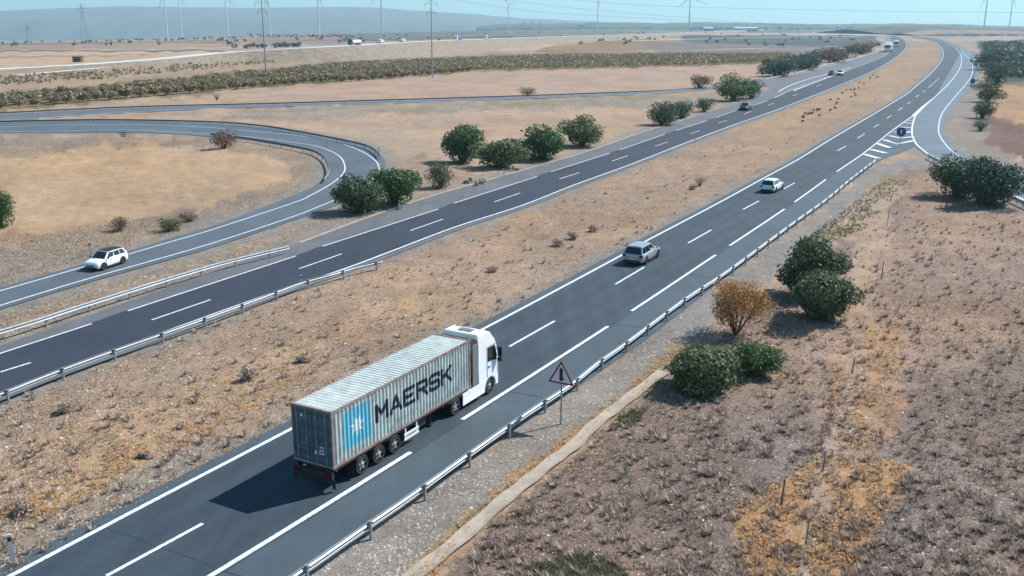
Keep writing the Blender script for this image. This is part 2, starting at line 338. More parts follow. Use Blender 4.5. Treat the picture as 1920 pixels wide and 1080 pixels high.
# bare roadside gravel hugging the asphalt
road_polys = [smooth_px(A_LEFT)+smooth_px(A_RIGHT)[::-1], smooth_px(B_EDGE)+smooth_px(B_R)[::-1], smooth_px(LOOP_OUT)+smooth_px(LOOP_IN)[::-1]]
def seg_dist(P, pl):
    """distance on the ground from every grid point to a world polyline"""
    d = np.full(P[0].shape, 1e9)
    for (x0, y0), (x1, y1) in zip(pl[:-1], pl[1:]):
        ux, uy = x1-x0, y1-y0; l = ux*ux+uy*uy+1e-9
        tt = np.clip(((P[0]-x0)*ux+(P[1]-y0)*uy)/l, 0, 1)
        d = np.minimum(d, np.hypot(P[0]-x0-tt*ux, P[1]-y0-tt*uy))
    return d
def wpl(l, n=2): return [(G(x, y).x, G(x, y).y) for x, y in smooth_px(l, n)]
rd = np.full(gx.shape, 1e9)
for l in (A_LEFT, A_RIGHT, B_EDGE, B_R, LOOP_OUT, LOOP_IN, RAMP_L, RAMP_R): rd = np.minimum(rd, seg_dist((WX, WY), wpl(l)))
for l in road_polys+[smooth_px(C_TOP)+smooth_px(C_BOT)[::-1]]: rd[inside(gx, gy, l)] = 0
rd[inside(gx, gy, smooth_px(RAMP_L)+smooth_px(RAMP_R)[::-1])] = 0
gk = np.clip(1-(rd-1.2+(pw-.5)*3)/2.4, 0, 1)*.8
col = col*(1-gk[..., None])+np.array(lin((142, 136, 130)))*gk[..., None]; scr = scr*(1-gk*.4)
lum = col.mean(-1, keepdims=True); col = (lum+(col-lum)*.84)*np.array([.76, .755, .735])
rch = seg_dist((WX, WY), [(G(x, y).x, G(x, y).y) for x, y in [(735, 1118), (866, 1010), (992, 902), (1076, 837), (1150, 771), (1246, 697)]])
relief = np.clip((np.minimum(rd, rch+1.2)-2.5)/8, 0, 1)*np.clip(1-(WY-250)/150, 0, 1)
WZ = -.06+relief*((fbm(WX/7., WY/7., 31)-.5)*.9+(fbm(WX/1.4, WY/1.4, 37)-.5)*.26)
WZ[-1, :] = -.06
ex_ = np.interp(gx, [-300, 0, 200, 400, 640, 900, 1060, 1140], [81, 78.5, 74, 68, 62.5, 57.5, 54, 40]); De = HC*FPX/(ex_-47.0)
WZ = WZ-np.where((gy < ex_) & (gx < 1140), np.clip((WY-De)*.06, 0, 100), 0)
# drainage ditch and shallow hollow beside it
WY2 = WY.copy(); WY2[-1, :] = -400
V = np.stack([WX, WY2, WZ], -1).reshape(-1, 3)
idx = np.arange(nx*ny).reshape(ny, nx)
F = np.stack([idx[1:, :-1], idx[1:, 1:], idx[:-1, 1:], idx[:-1, :-1]], -1).reshape(-1, 4)
gm = tri_mesh('ground', V, F)
ca = gm.color_attributes.new('cover', 'FLOAT_COLOR', 'POINT')
ca.data.foreach_set('color', np.concatenate([col.reshape(-1, 3), scr.reshape(-1, 1)], 1).astype(np.float32).ravel())
gm.polygons.foreach_set('use_smooth', [True]*len(gm.polygons))
def ground_mat():
    m = bpy.data.materials.new('dry_earth'); m.use_nodes = True; N = m.node_tree.nodes; L = m.node_tree.links
    b = N['Principled BSDF']; b.inputs['Roughness'].default_value = .95; b.inputs['Specular IOR Level'].default_value = .1
    at = N.new('ShaderNodeVertexColor'); at.layer_name = 'cover'; g = N.new('ShaderNodeNewGeometry')
    def nz(scale, det=3, rough=.6):
        n = N.new('ShaderNodeTexNoise'); n.inputs['Scale'].default_value = scale; n.inputs['Detail'].default_value = det; n.inputs['Roughness'].default_value = rough
        L.new(g.outputs['Position'], n.inputs['Vector']); return n.outputs[0]
    def mr(x, a, b_, c, d):
        r = N.new('ShaderNodeMapRange'); 
        for i, v in enumerate((a, b_, c, d)): r.inputs[i+1].default_value = v
        L.new(x, r.inputs[0]); return r.outputs[0]
    def ma(op, x, y):
        k = N.new('ShaderNodeMath'); k.operation = op
        for i, v in enumerate((x, y)):
            if isinstance(v, (int, float)): k.inputs[i].default_value = v
            else: L.new(v, k.inputs[i])
        return k.outputs[0]
    v = ma('MULTIPLY', mr(nz(.5, 5, .75), .3, .7, .80, 1.20), mr(nz(9, 5, .8), .35, .65, .66, 1.30))
    sc = at.outputs['Alpha']
    # dark twiggy specks and pale stones, where the cover is scrubby
    dk = ma('MULTIPLY', mr(nz(2.4, 5, .8), .54, .62, 0, .62), sc)
    dk3 = ma('MULTIPLY', mr(nz(11, 3, .7), .56, .62, 0, .55), sc)
    dk2 = ma('MULTIPLY', mr(nz(.32, 6, .85), .55, .66, 0, .36), sc)
    pl = ma('MULTIPLY', mr(nz(5.5, 3, .7), .62, .68, 0, .7), sc)
    v = ma('MULTIPLY', v, ma('SUBTRACT', 1, dk)); v = ma('MULTIPLY', v, ma('SUBTRACT', 1, dk2)); v = ma('MULTIPLY', v, ma('SUBTRACT', 1, dk3))
    vm = N.new('ShaderNodeVectorMath'); vm.operation = 'SCALE'; L.new(at.outputs['Color'], vm.inputs[0]); L.new(v, vm.inputs['Scale'])
    mx = N.new('ShaderNodeMix'); mx.data_type = 'RGBA'; L.new(pl, mx.inputs[0]); L.new(vm.outputs[0], mx.inputs[6]); mx.inputs[7].default_value = (.50, .44, .38, 1)
    L.new(mx.outputs[2], b.inputs['Base Color'])
    bp = N.new('ShaderNodeBump'); bp.inputs['Strength'].default_value = .7; bp.inputs['Distance'].default_value = .12
    L.new(nz(3.5, 6, .75), bp.inputs['Height']); L.new(bp.outputs[0], b.inputs['Normal'])
    return m
tag(new_obj('ground', gm, ground_mat()), kind='structure')
def gz(x, y):
    """height of the relief under a far-enough point (nearest grid sample)"""
    px, py = PX(x, y); i = int(np.clip(np.searchsorted(ys, py), 0, ny-1)); j = int(np.clip(np.searchsorted(xs, px), 0, nx-1))
    return float(WZ[i, j])
def gz_arr(px, py):
    i = np.clip(np.searchsorted(ys, py), 1, ny-1); j = np.clip(np.searchsorted(xs, px), 1, nx-1)
    return WZ[i, j]*.5+WZ[i-1, j-1]*.5
# ---------------------------------------------------------------- roads
def sheet(name, poly_px, z, m, kind='structure', parent=None):
    pts = [G(x, y) for x, y in poly_px]
    for p in pts: p.z = z
    tris = tessellate_polygon([pts])
    me = pydata(name, pts, [list(t) for t in tris]); 
    bm = bmesh.new(); bm.from_mesh(me); bmesh.ops.recalc_face_normals(bm, faces=bm.faces)
    if sum(f.normal.z for f in bm.faces) < 0: bmesh.ops.reverse_faces(bm, faces=bm.faces)
    bm.to_mesh(me); bm.free()
    return tag(new_obj(name, me, m, parent), kind=kind)
def off(l, d, n=5):
    """traced line shifted d metres to the right of its direction, back in pixels"""
    P = [G(x, y) for x, y in smooth_px(l, n)]; out = []
    for i, p in enumerate(P):
        t = (P[min(i+1, len(P)-1)]-P[max(i-1, 0)]).normalized(); q = p+Vector((t.y, -t.x, 0))*d
        out.append(PX(q.x, q.y))
    return out
A_SHOULDER = [(400, 1185), (545, 1085), (1129, 694), (1360, 520), (1500, 413), (1600, 338), (1648, 303), (1690, 285), (1716, 272), (1722, 240), (1752, 205), (1790, 176), (1815, 145), (1822, 118), (1816, 102), (1800, 90), (1768, 75), (1722, 68)]
sheet('road', off(A_LEFT, -.9)+smooth_px(A_SHOULDER)[::-1], 0, M['asph_near'])
sheet('road', off(A_LEFT, -.2)+off(A_RIGHT, .25)[::-1], .006, M['asph_lane'])
sheet('road', smooth_px(B_EDGE)+off(B_R, 1.1)[::-1], 0, M['asph_sh'])
sheet('road', off(B_L, -.2)+off(B_R, .3)[::-1], .006, M['asph_far'])
sheet('road', smooth_px(LOOP_OUT)+smooth_px(LOOP_IN)[::-1], .008, M['asph_loop'])
sheet('road', smooth_px(RAMP_L)+smooth_px(RAMP_R)[::-1], .012, M['asph_ramp'])
sheet('road', smooth_px(C_TOP)+smooth_px(C_BOT)[::-1], -.004, M['asph_sh'])
# painted markings
def stripe(mb, pts, wd, z):
    P = [Vector(p) for p in pts]; v = []
    for i, p in enumerate(P):
        t = (P[min(i+1, len(P)-1)]-P[max(i-1, 0)]).normalized(); n = Vector((t.y, -t.x, 0))*wd/2
        v += [(p.x-n.x, p.y-n.y, z), (p.x+n.x, p.y+n.y, z)]
    mb.add(v, [[2*i, 2*i+1, 2*i+3, 2*i+2] for i in range(len(P)-1)])
mk = MB()
def line_px(l, wd=.2, n=5, z=.016): stripe(mk, [G(x, y) for x, y in smooth_px(l, n)], wd, z)
line_px(A_LEFT, .26); line_px(B_R, .26)
def cut(l, x0, x1): return [p for p in smooth_px(l, 12) if x0 <= p[0] <= x1]
DR = [(250, 770), (848, 1140), (1180, 1342), (1367, 1471), (1488, 1552)]
for a, b in DR: stripe(mk, [G(*q) for q in cut(A_RIGHT, a, b)], .26, .016)
stripe(mk, [G(*q) for q in cut(A_RIGHT, 1569, 1804)][:150], .26, .016)
for a, b in [(-120, 172), (240, 555), (605, 745+77), (852, 1007), (1033, 1144), (1160, 1246), (1261, 1326), (1337, 1384), (1388, 1439)]:
    stripe(mk, [G(*q) for q in cut(B_L, a, b)], .2, .016)
stripe(mk, [G(*q) for q in cut(B_L, 1450, 1668)], .24, .016)
for q in [((200, 1080), (380, 982)), ((560, 878), (706, 796)), ((60, 1157), (100, 1135)), ((955, 650), (1040, 602)), ((1154, 533), (1208, 501)), ((1290, 456), (1334, 431)), ((1393, 393), (1423, 377)), ((1470, 354), (1490, 343)),
          ((1570, 283), (1586, 274)), ((1608, 259), (1621, 251)), ((1638, 239), (1648, 233)), ((1663, 222), (1671, 217)), ((1684.5, 207), (1692, 202)), ((1701, 195), (1707, 191)), ((1717, 182), (1723, 178)), ((1730, 173), (1735, 170)), ((1741, 164), (1745, 161))]:
    line_px(q, .2, 1)
line_px([(1745, 161), (1760, 147)], .16, 1); 
for q in [((-110, 757), (-50, 735)), ((0, 698), (58, 680)), ((285, 600), (395, 562)), ((561, 504), (641, 476)), ((769, 432.6), (831, 411)), ((927, 378.6), (975, 362)), ((1049, 335.6), (1086, 324)), ((1148, 302), (1177, 292)), ((1228, 274), (1251.6, 266.7)),
          ((1294.5, 251), (1311.5, 245)), ((1346.6, 231), (1363.5, 225.8)), ((1395, 214), (1408, 209)), ((1440, 197), (1452, 193)), ((1486, 180), (1496, 176)), ((1530, 162), (1540, 158))]:
    line_px(q, .18, 1)
# loop road edge lines
line_px([(-160, 240), (0, 238), (100, 234), (200, 233), (289, 234), (400, 239.6), (480, 247), (550, 253), (623, 265), (670, 280), (699, 297), (710, 311), (708, 326), (690, 345)], .2)
line_px([(628, 375), (550, 406), (400, 455.5), (278, 491), (155.6, 525.6), (0, 573), (-120, 609)], .2)
line_px([(-160, 249), (0, 247.5), (120, 246), (207, 243), (289, 245.6), (400, 252), (470, 257), (550, 267), (597, 275), (634, 291), (646, 309), (643, 326), (619, 346), (583, 366), (550, 380.5), (400, 430), (318, 454), (240, 477), (155, 501), (89, 520), (0, 545.6), (-120, 580)], .2)
line_px([(x, y+2.2) for x, y in C_TOP[:8]], .3); line_px([(x, y-1.2) for x, y in C_BOT[:8]], .3)
# ramp edge lines
line_px([(1717, 214), (1712, 230), (1710, 244), (1711, 255), (1719, 271), (1732, 282), (1743, 290), (1800, 319), (1850, 343), (1925, 377), (2050, 433)], .3)
line_px([(1801, 92), (1811, 104), (1822, 116), (1823, 138), (1811, 158), (1791, 181), (1767, 212), (1760, 238), (1763, 256), (1781, 280), (1805, 297), (1830, 308), (1881, 326), (1925, 343), (2050, 398)], .22)
line_px([(1433, 150), (1483, 141), (1530, 130), (1580, 117), (1650, 96)], .3)
line_px([(1459, 172), (1480, 161), (1512, 149.5), (1550, 139), (1596, 126)], .45)
# chevrons
for q in [[(1620, 289), (1648, 297)], [(1632, 280), (1661, 287)], [(1645, 269), (1671, 278)], [(1657, 262), (1682, 270), (1712, 264)], [(1668, 254.5), (1688, 259), (1711, 256.5)],
          [(1678, 247), (1690, 250), (1710, 246.5)], [(1688, 238), (1710, 240)], [(1695.5, 230), (1713, 231.5)], [(1701, 225.5), (1714, 225.5)], [(1707, 220), (1717, 220)]]:
    p = [G(*k) for k in q]; stripe(mk, p, 1.0 if q[0][0] < 1670 else .9, .020)
# solid nose of the gore
me_pts = [(1709, 217), (1718, 217), (1734, 199), (1749, 185.5), (1747, 185.5), (1728, 200)]
pts = [G(*q, .02) for q in me_pts]; mk.add(pts, [list(t) for t in tessellate_polygon([pts])])
for k in range(13):   # far chevrons on the other carriageway
    f = k/12; x = 1488+f*92; y0 = 172-f*36; stripe(mk, [G(x, y0-1.5), G(x+9, y0-8-2*(1-f)*1.2+4)], .6, .020)
tag(mk.build('road_markings', M['paint']), kind='structure')
pt = MB()
for s_ in (24.5, 47.2, 62.9, 79.3, 101.0, 120.0): stripe(pt, [RD(s_+random.uniform(-.12, .12), -.6+k*1.3) for k in range(9)], .05, .011)
M['tar'] = asphalt('tar_patch', (.026, .038, .050)); tag(pt.build('road_joints', M['tar']), kind='structure')
gu = MB(); stripe(gu, [G(*q) for q in cut(B_EDGE[:13], 555, 1310)], .45, .02); tag(gu.build('kerb', M['concrete']), kind='structure')
# far elevated road and its banks
FP = [(-400, 150, .3), (-20, 130, .5), (150, 121, 1.5), (300, 110, 3), (430, 98, 5), (640, 86, 8), (830, 76, 8.5), (1060, 68, 7), (1280, 61, 5), (1460, 54, 2)]
fp = cr([G(x, y, z) for x, y, z in FP], 8); rb, bk = MB(), MB(); v1, v2 = [], []
for i, p in enumerate(fp):
    t = (fp[min(i+1, len(fp)-1)]-fp[max(i-1, 0)]); t.z = 0; t.normalize(); n = Vector((t.y, -t.x, 0))
    v1 += [p-n*6, p+n*6]; h = p.z+.1
    v2 += [p-n*(6+2.2*h)-Vector((0, 0, h)), p-n*6.01-Vector((0, 0, .05)), p+n*6.01-Vector((0, 0, .05)), p+n*(7+3*h)-Vector((0, 0, h))]
rb.add(v1, [[2*i, 2*i+1, 2*i+3, 2*i+2] for i in range(len(fp)-1)])
bk.add(v2, [[4*i+k, 4*i+k+1, 4*i+k+5, 4*i+k+4] for i in range(len(fp)-1) for k in (0, 1, 2)])
M['pale_road'] = mat('pale_road', (.55, .56, .55), .8, noise=.15, scale=.2)
M['bank'] = mat('bank_scrub', (.30, .23, .165), .95, scale=.35, col2=(.15, .125, .085), bump=.8, bscale=.8)
tag(rb.build('road', M['pale_road']), kind='structure'); tag(bk.build('embankment', M['bank']), kind='structure')
# second pale track lower left and drainage channel
tr = MB(); stripe(tr, [G(*q) for q in smooth_px([(-200, 90), (100, 84.5), (300, 80), (460, 76)], 5)], 9, .12); stripe(tr, [G(*q) for q in smooth_px([(-200, 101), (0, 98.5), (200, 95), (400, 92)], 5)], 5, .12); stripe(tr, [G(*q) for q in smooth_px([(-200, 139), (0, 133), (150, 125), (300, 114.5)], 5)], 3, .12); stripe(tr, [G(*q) for q in smooth_px([(955, 100), (1100, 97), (1300, 95), (1440, 90)], 5)], 4, .12); stripe(tr, [G(*q) for q in smooth_px([(1180, 77), (1400, 71), (1620, 68)], 5)], 14, .12)
stripe(tr, [G(*q) for q in smooth_px([(-300, 166), (0, 144), (150, 131), (300, 119), (420, 110)], 5)], 5, .12); tag(tr.build('path', M['pale_road']), kind='structure')
dc = MB(); cl = [G(*q) for q in smooth_px([(735, 1118), (778, 1080), (866, 1010), (941, 943), (992, 902), (1039, 864), (1076, 837), (1113, 800), (1150, 771), (1190, 740), (1246, 697)], 5)]; v = []
for i, p in enumerate(cl):
    t = (cl[min(i+1, len(cl)-1)]-cl[max(i-1, 0)]).normalized(); n = Vector((t.y, -t.x, 0)); k = .68+.06*math.sin(i*1.3)
    v += [p-n*.62*k+Vector((0, 0, .07)), p-n*.16+Vector((0, 0, .02)), p+n*.16+Vector((0, 0, .02)), p+n*.55*k+Vector((0, 0, .08))]
dc.add(v, [[4*i+k, 4*i+k+1, 4*i+k+5, 4*i+k+4] for i in range(len(cl)-1) for k in (0, 1, 2)])
tag(dc.build('drainage_channel', M['concrete']), 'pale concrete drainage channel running through dry grass beside the gravel verge', 'channel')
# ---------------------------------------------------------------- hills on the skyline
def hill(name, D, prof, base_w, m, seed):
    """a ridge at distance D; prof = (pixel column, pixel row of its crest)"""
    v = []; n = 160; x0, x1 = prof[0][0], prof[-1][0]
    for i in range(n+1):
        x = x0+(x1-x0)*i/n; y = np.interp(x, [p[0] for p in prof], [p[1] for p in prof])
        X = (x-960)/FPX*D; hgt = HC+(47.2-y)/FPX*D+ (float(fbm(np.array([x/30.]), np.array([seed*1.]), seed)[0])-.5)*D*.0016
        for k in range(7):
            f = k/6; z = max(hgt, 0)*math.sin(min(f, 1)*math.pi/2)**1.2 if k < 6 else hgt
            wob = (float(fbm(np.array([x/18.+k]), np.array([k*1.7]), seed)[0])-.5)*base_w*.3
            v.append((X, D-base_w*(1-f)+wob*(0 if k in (0, 6) else 1), -111 if k == 0 else z))
        v.append((X, D+base_w, -2))
    f = [[8*i+k, 8*i+8+k, 8*i+9+k, 8*i+1+k] for i in range(n) for k in range(7)]
    tag(new_obj(name, pydata(name, v, f, True), m), kind='structure')
M['hill'] = mat('hill', (.13, .13, .10), .95, noise=.4, scale=.004)
M['ridge'] = mat('ridge', (.075, .085, .055), .95, noise=.5, scale=.02)
M['ridge2'] = mat('brown_ridge', (.24, .17, .13), .95, noise=.3, scale=.01, col2=(.15, .13, .09))
hill('hills', 9500, [(-1500, 30), (-600, 18), (0, 24), (250, 14), (480, 17), (700, 16), (860, 26), (960, 34), (1100, 41), (1300, 47), (1600, 50)], 1500, M['hill'], 3)
hill('hills', 5200, [(900, 50), (940, 45), (1100, 43.5), (1300, 43), (1500, 45), (1700, 44), (1800, 47), (2000, 50), (2200, 52)], 500, M['ridge'], 5)
hill('hills', 2600, [(1560, 55), (1640, 49), (1690, 47), (1760, 50), (1850, 53), (1950, 52), (2200, 44), (2700, 38)], 300, M['ridge'], 8)
hill('hills', 2150, [(1660, 62), (1700, 56), (1780, 55), (1850, 57), (1960, 60), (2100, 64)], 120, M['ridge2'], 9)
# ---------------------------------------------------------------- plants
def leaves(C, Nn, size, jit=.6):
    """one small quad per centre, facing roughly Nn"""
    n = len(C); d = Nn+rng.normal(0, jit, (n, 3)); d /= np.linalg.norm(d, axis=1, keepdims=True)
    a = np.cross(d, rng.normal(0, 1, (n, 3))); a /= np.linalg.norm(a, axis=1, keepdims=True)+1e-9; b = np.cross(d, a)
    s = size*(.6+.8*rng.random((n, 1))); a = a*s; b = b*s*.62
    V = np.stack([C-a, C-b*.9, C+a, C+b], 1).reshape(-1, 3)
    return V, np.arange(4*n).reshape(n, 4)
def crown(name, w, h, kind, n, parent=None, lobes=11, size=None, base=.0, hollow=0.0, flat=0, seed=None, dpt=None):
    """foliage spread through overlapping clumps"""
    r = np.random.default_rng(seed if seed is not None else rng.integers(1e9))
    rx, rz = w/2, h/2*(1-base); dz = h*base+rz; size = size or w*.022; dpt = dpt or w
    LC = []
    for k in range(lobes+7):
        u = r.normal(0, 1, 3); u /= np.linalg.norm(u); q = .34+.42*r.random()
        LC.append((u*q*np.array([rx, dpt/2, rz]), (.22+.30*r.random()**1.3)))
    LC.append((np.zeros(3), .62)); LC.append((np.array([0, 0, -rz*.45]), .58)); C, Nn = [], []
    for c, s in LC:
        k = int(n*2.2/len(LC)*(s/.46)**2); u = r.normal(0, 1, (k, 3)); u /= np.linalg.norm(u, axis=1, keepdims=True)
        rad = 1-np.abs(r.normal(0, .16+hollow, (k, 1))); rad += (r.random((k, 1)) > .88)*r.random((k, 1))*.42
        C.append(c+u*rad*s*np.array([rx, dpt/2, rz])*1.02); Nn.append(u)
    C = np.concatenate(C); Nn = np.concatenate(Nn); C[:, 2] += dz
    C[:, 2] = np.maximum(C[:, 2], .05+.1*r.random(len(C)))
    V, F = leaves(C, Nn, size)
    return new_obj(name, tri_mesh(name, V, F), LEAF[kind], parent)
def trunk(name, w, h, parent, n=6, m='trunk', r0=None, spread=.42, up=.75):
    mb = MB(); r0 = r0 or max(.05, w*.03)
    for k in range(n):
        a = 2*math.pi*k/n+random.random(); top = Vector((math.cos(a)*w*spread*random.uniform(.4, 1), math.sin(a)*w*spread*random.uniform(.4, 1), h*up*random.uniform(.7, 1)))
        mid = Vector((top.x*.35, top.y*.35, h*.3)); mb.tube((math.cos(a)*r0*.6, math.sin(a)*r0*.6, -.15), mid, r0, r0*.6, 6); mb.tube(mid, top, r0*.6, r0*.2, 5)
        for j in range(2):
            e = mid.lerp(top, .4+.3*j); mb.tube(e, e+Vector((random.uniform(-1, 1)*w*.15, random.uniform(-1, 1)*w*.15, h*.18)), r0*.3, r0*.1, 4)
    return mb.build(name, M[m], parent, smooth=False)
def bush(x, y, wpx, hpx, kind, n, name, label, cat, group=None, **kw):
    g = G(x, y); m = depth(g)/FPX; w_, h_ = wpx*m*1.3, hpx*m*1.1
    nm = kw.pop('tn', 5); back = w_*.30
    g = g+Vector((g.x, g.y, 0)).normalized()*back; g.z = gz(g.x, g.y)-.03
    o = empty(name, g, random.random()*6); tag(o, label, cat, group)
    crown('crown' if cat == 'tree' else 'foliage', w_, h_, kind, n, o, **kw); trunk('trunk' if cat == 'tree' else 'stem', w_, h_, o, nm)
    return o
BG = 'shrubs and small trees beside the motorway'
for a in [
 (672, 404, 96, 72, 'dark', 4200, 'bush', 'dark green bush nearest the bend of the loop road, left half of the clump', 'shrub'),
 (742, 388, 92, 72, 'pine', 4200, 'bush', 'bright green bush right half of the clump between loop road and carriageway', 'shrub'),
 (828, 354, 46, 46, 'dark', 2200, 'bush', 'small dark bush standing alone beside the sandy patch', 'shrub'),
 (866, 306, 76, 70, 'pine', 4200, 'pine_tree', 'round dark green pine with a bare lower trunk at the field edge', 'tree'),
 (935, 318, 92, 50, 'olive', 3600, 'bush', 'low spreading green shrub directly right of the round pine', 'shrub'),
 (1017, 302, 86, 56, 'pine', 3600, 'bush', 'middle green bush in the roadside row, right of the low spreading shrub', 'shrub'),
 (1092, 277, 72, 54, 'olive', 3600, 'bush', 'rounded green bush at the right end of the roadside row', 'shrub'),
 (1240, 236, 56, 44, 'dark', 2200, 'bush', 'dark blue green bush at the field corner beyond the roadside row', 'shrub'),
 (1276, 222, 46, 32, 'haze', 1500, 'bush', 'grey green shrub behind the field corner bush', 'shrub'),
 (1320, 210, 34, 30, 'haze', 1200, 'bush', 'small hazy shrub between field corner bush and leaning tree', 'shrub'),
 (1374, 190, 62, 44, 'pine', 2600, 'tree', 'pointed dark tree beside the road where the far slip road joins', 'tree'),
 (1408, 186, 46, 38, 'haze', 1500, 'bush', 'grey brown bush touching the pointed dark tree', 'shrub'),
 (1312, 166, 42, 24, 'dry', 900, 'bush', 'dull brown bush in the pink field near the far slip road', 'shrub'),
 (3, 432, 60, 76, 'pine', 3600, 'tree', 'bright green tree cut by the left picture edge in the golden field', 'tree'),
 (225, 434, 34, 30, 'dry', 1200, 'dry_bush', 'grey brown dead bush beside the field above the white car', 'shrub'),
 (322, 434, 44, 24, 'olive', 1200, 'bush', 'low olive weed clump by the loop road, larger of two', 'shrub'),
 (354, 416, 34, 20, 'dry', 900, 'dry_bush', 'low brown clump just behind the olive weeds', 'shrub'),
 (421, 279, 46, 34, 'dry', 1400, 'dry_bush', 'dry brown bush inside the loop by the dark inner guardrail', 'shrub'),
 (232, 256, 16, 12, 'haze', 350, 'bush', 'tiny green bush inside the loop near its far edge', 'shrub'),
 (1516, 566, 120, 112, 'dark', 6500, 'tree', 'tall dark tree behind the guardrail, rear of the dark pair', 'tree'),
 (1540, 610, 112, 88, 'dark', 6000, 'bush', 'dark green bush in front of the tall dark tree', 'shrub'),
 (1312, 747, 132, 78, 'olive', 6500, 'bush', 'wide green shrub beside the drainage channel under the rust tree', 'shrub'),
 (1412, 705, 80, 56, 'pine', 4200, 'bush', 'smaller green shrub just right of the wide one', 'shrub'),
 (1793, 372, 84, 74, 'dark', 4500, 'bush', 'dark bush at the slip road, left half of the pair', 'shrub'),
 (1854, 388, 104, 84, 'haze', 4800, 'bush', 'grey green bush at the slip road, right half of the pair', 'shrub'),
 (1838, 246, 30, 22, 'dark', 900, 'bush', 'lowest dark bush on the verge right of the merging lane', 'shrub'),
 (1842, 222, 44, 32, 'dark', 1500, 'bush', 'second dark bush up the verge right of the merging lane', 'shrub'),
 (1852, 192, 48, 40, 'dark', 1700, 'tree', 'dark tree on the verge level with the small triangular sign', 'tree'),
 (1866, 160, 56, 44, 'haze', 1500, 'tree', 'greyish tree at the corner of the green plantation', 'tree'),
 (1860, 132, 60, 36, 'haze', 1400, 'tree', 'greyish tree at the left edge of the green plantation', 'tree'),
 (1456, 144, 70, 32, 'haze', 1400, 'bush', 'long grey green hedge shrub behind the far guardrail', 'shrub'),
 (1512, 132, 60, 28, 'haze', 1200, 'bush', 'hedge shrub right of the long one behind the far guardrail', 'shrub'),
 (1566, 118, 60, 26, 'dry', 1000, 'bush', 'brownish hedge shrub further along the far guardrail', 'shrub'),
 (1614, 102, 54, 22, 'dry', 900, 'bush', 'last brown hedge shrub before the white lorry', 'shrub'),
 (990, 180, 30, 16, 'dry', 500, 'bush', 'faint grey bush beyond the narrow road across the field', 'shrub'),
 (407, 188, 14, 12, 'pine', 300, 'bush', 'lone small green bush in front of the orchard rows', 'shrub')]:
    bush(*a[:9], group=BG, seed=int(a[0]*7+a[1]))
# rust coloured small tree: open crown over bare stems
g = G(1380, 622); m_ = depth(g)/FPX; g.z = gz(g.x, g.y)
o = empty('tree', g); tag(o, 'half bare rust and gold leaved tree with many thin stems beside the guardrail', 'tree')
crown('crown', 146*m_, 108*m_, 'rust', 5200, o, lobes=18, size=.075, base=.10, hollow=.10, seed=4)
M['twig'] = mat('reddish_twigs', (.13, .07, .05), .9, noise=.4, scale=6)
trunk('trunk', 140*m_, 104*m_, o, 20, 'twig', r0=.055, spread=.5, up=.92)
# orchard: individually planted young trees, the nearest as things, the rest as a mass
ORC = [(-60, 215), (0, 208), (400, 173), (640, 154), (900, 134), (1200, 127), (1470, 118), (1480, 106), (1000, 110), (640, 126), (380, 153), (0, 190), (-60, 200)]
protos = []
for k in range(4):
    o = empty('orchard_tree'); crown('crown', 5.2, 3.1, 'orchard', 170, o, lobes=6, size=.42, base=.2, seed=90+k)
    mb = MB(); mb.tube((0, 0, -.2), (0, 0, 1.3), .12, .08, 5); mb.build('trunk', M['trunk'], o); protos.append(o)
spots = []
u0 = (G(640, 154)-G(0, 208)).normalized(); w0 = Vector((-u0.y, u0.x, 0)); o0 = G(0, 208)
for i in range(-30, 260):
    for j in range(-30, 90):
        p = o0+u0*i*5.2+w0*j*7.0+Vector((random.uniform(-.5, .5), random.uniform(-.5, .5), 0))
        if p.y < 100: continue
        x, y = PX(p.x, p.y)
        if -70 < x < 1500 and bool(inside(np.array([x]), np.array([y]), ORC)[0]): spots.append((p.length, p))
spots.sort(key=lambda t: t[0]); first = [True]*4
LBL = 'young orchard tree with thin olive brown crown in the front orchard rows'
for n_, (_, p) in enumerate(spots[:290]):
    k = random.randrange(4)
    if first[k]: o = protos[k]; first[k] = False
    else: o = copy_tree(protos[k])
    o.location = (p.x, p.y, -.05); o.rotation_euler = (0, 0, random.random()*6.28); s = random.uniform(.75, 1.15); o.scale = (s, s, s)
    tag(o, LBL, 'tree', 'orchard trees')
C = []; 
for _, p in spots[290:]:
    q = rng.normal(0, 1, (34, 3)); q /= np.linalg.norm(q, axis=1, keepdims=True); C.append(q*np.array([3.0, 2.8, 1.1])*rng.uniform(.5, 1, (34, 1))+np.array([p.x, p.y, 2.0]))
C = np.concatenate(C); V, F = leaves(C, rng.normal(0, 1, C.shape), .75); print('orchard', len(spots))
tag(new_obj('orchard', tri_mesh('orchard', V, F), LEAF['orchard']), 'olive brown mass of orchard rows stretching behind the front trees', 'orchard', kind='stuff')
# plantation on the right and woods on the skyline
def mass(name, label, poly, n, hgt, kind, size, cat='wood', k=22):
    xs_, ys_ = [p[0] for p in poly], [p[1] for p in poly]; x = rng.uniform(min(xs_), max(xs_), n*8); y = rng.uniform(min(ys_), max(ys_), n*8)
    ok = inside(x, y, poly); x, y = x[ok][:n], y[ok][:n]; C = []
    for a, b in zip(x, y):
        g = G(a, b); q = rng.normal(0, 1, (k, 3)); q /= np.linalg.norm(q, axis=1, keepdims=True)
        hh = hgt*rng.uniform(.6, 1.2); C.append(q*np.array([hh*.7, hh*.7, hh*.48])*rng.uniform(.6, 1, (k, 1))+np.array([g.x, g.y, hh*.5]))
    C = np.concatenate(C); V, F = leaves(C, rng.normal(0, 1, C.shape), size)
    tag(new_obj(name, tri_mesh(name, V, F), LEAF[kind]), label, cat, kind='stuff')
mass('plantation', 'dark green tree plantation at the right picture edge below the skyline', [(1842, 84), (2100, 72), (2100, 152), (1900, 146), (1850, 112)], 620, 4.5, 'haze', 1.2)
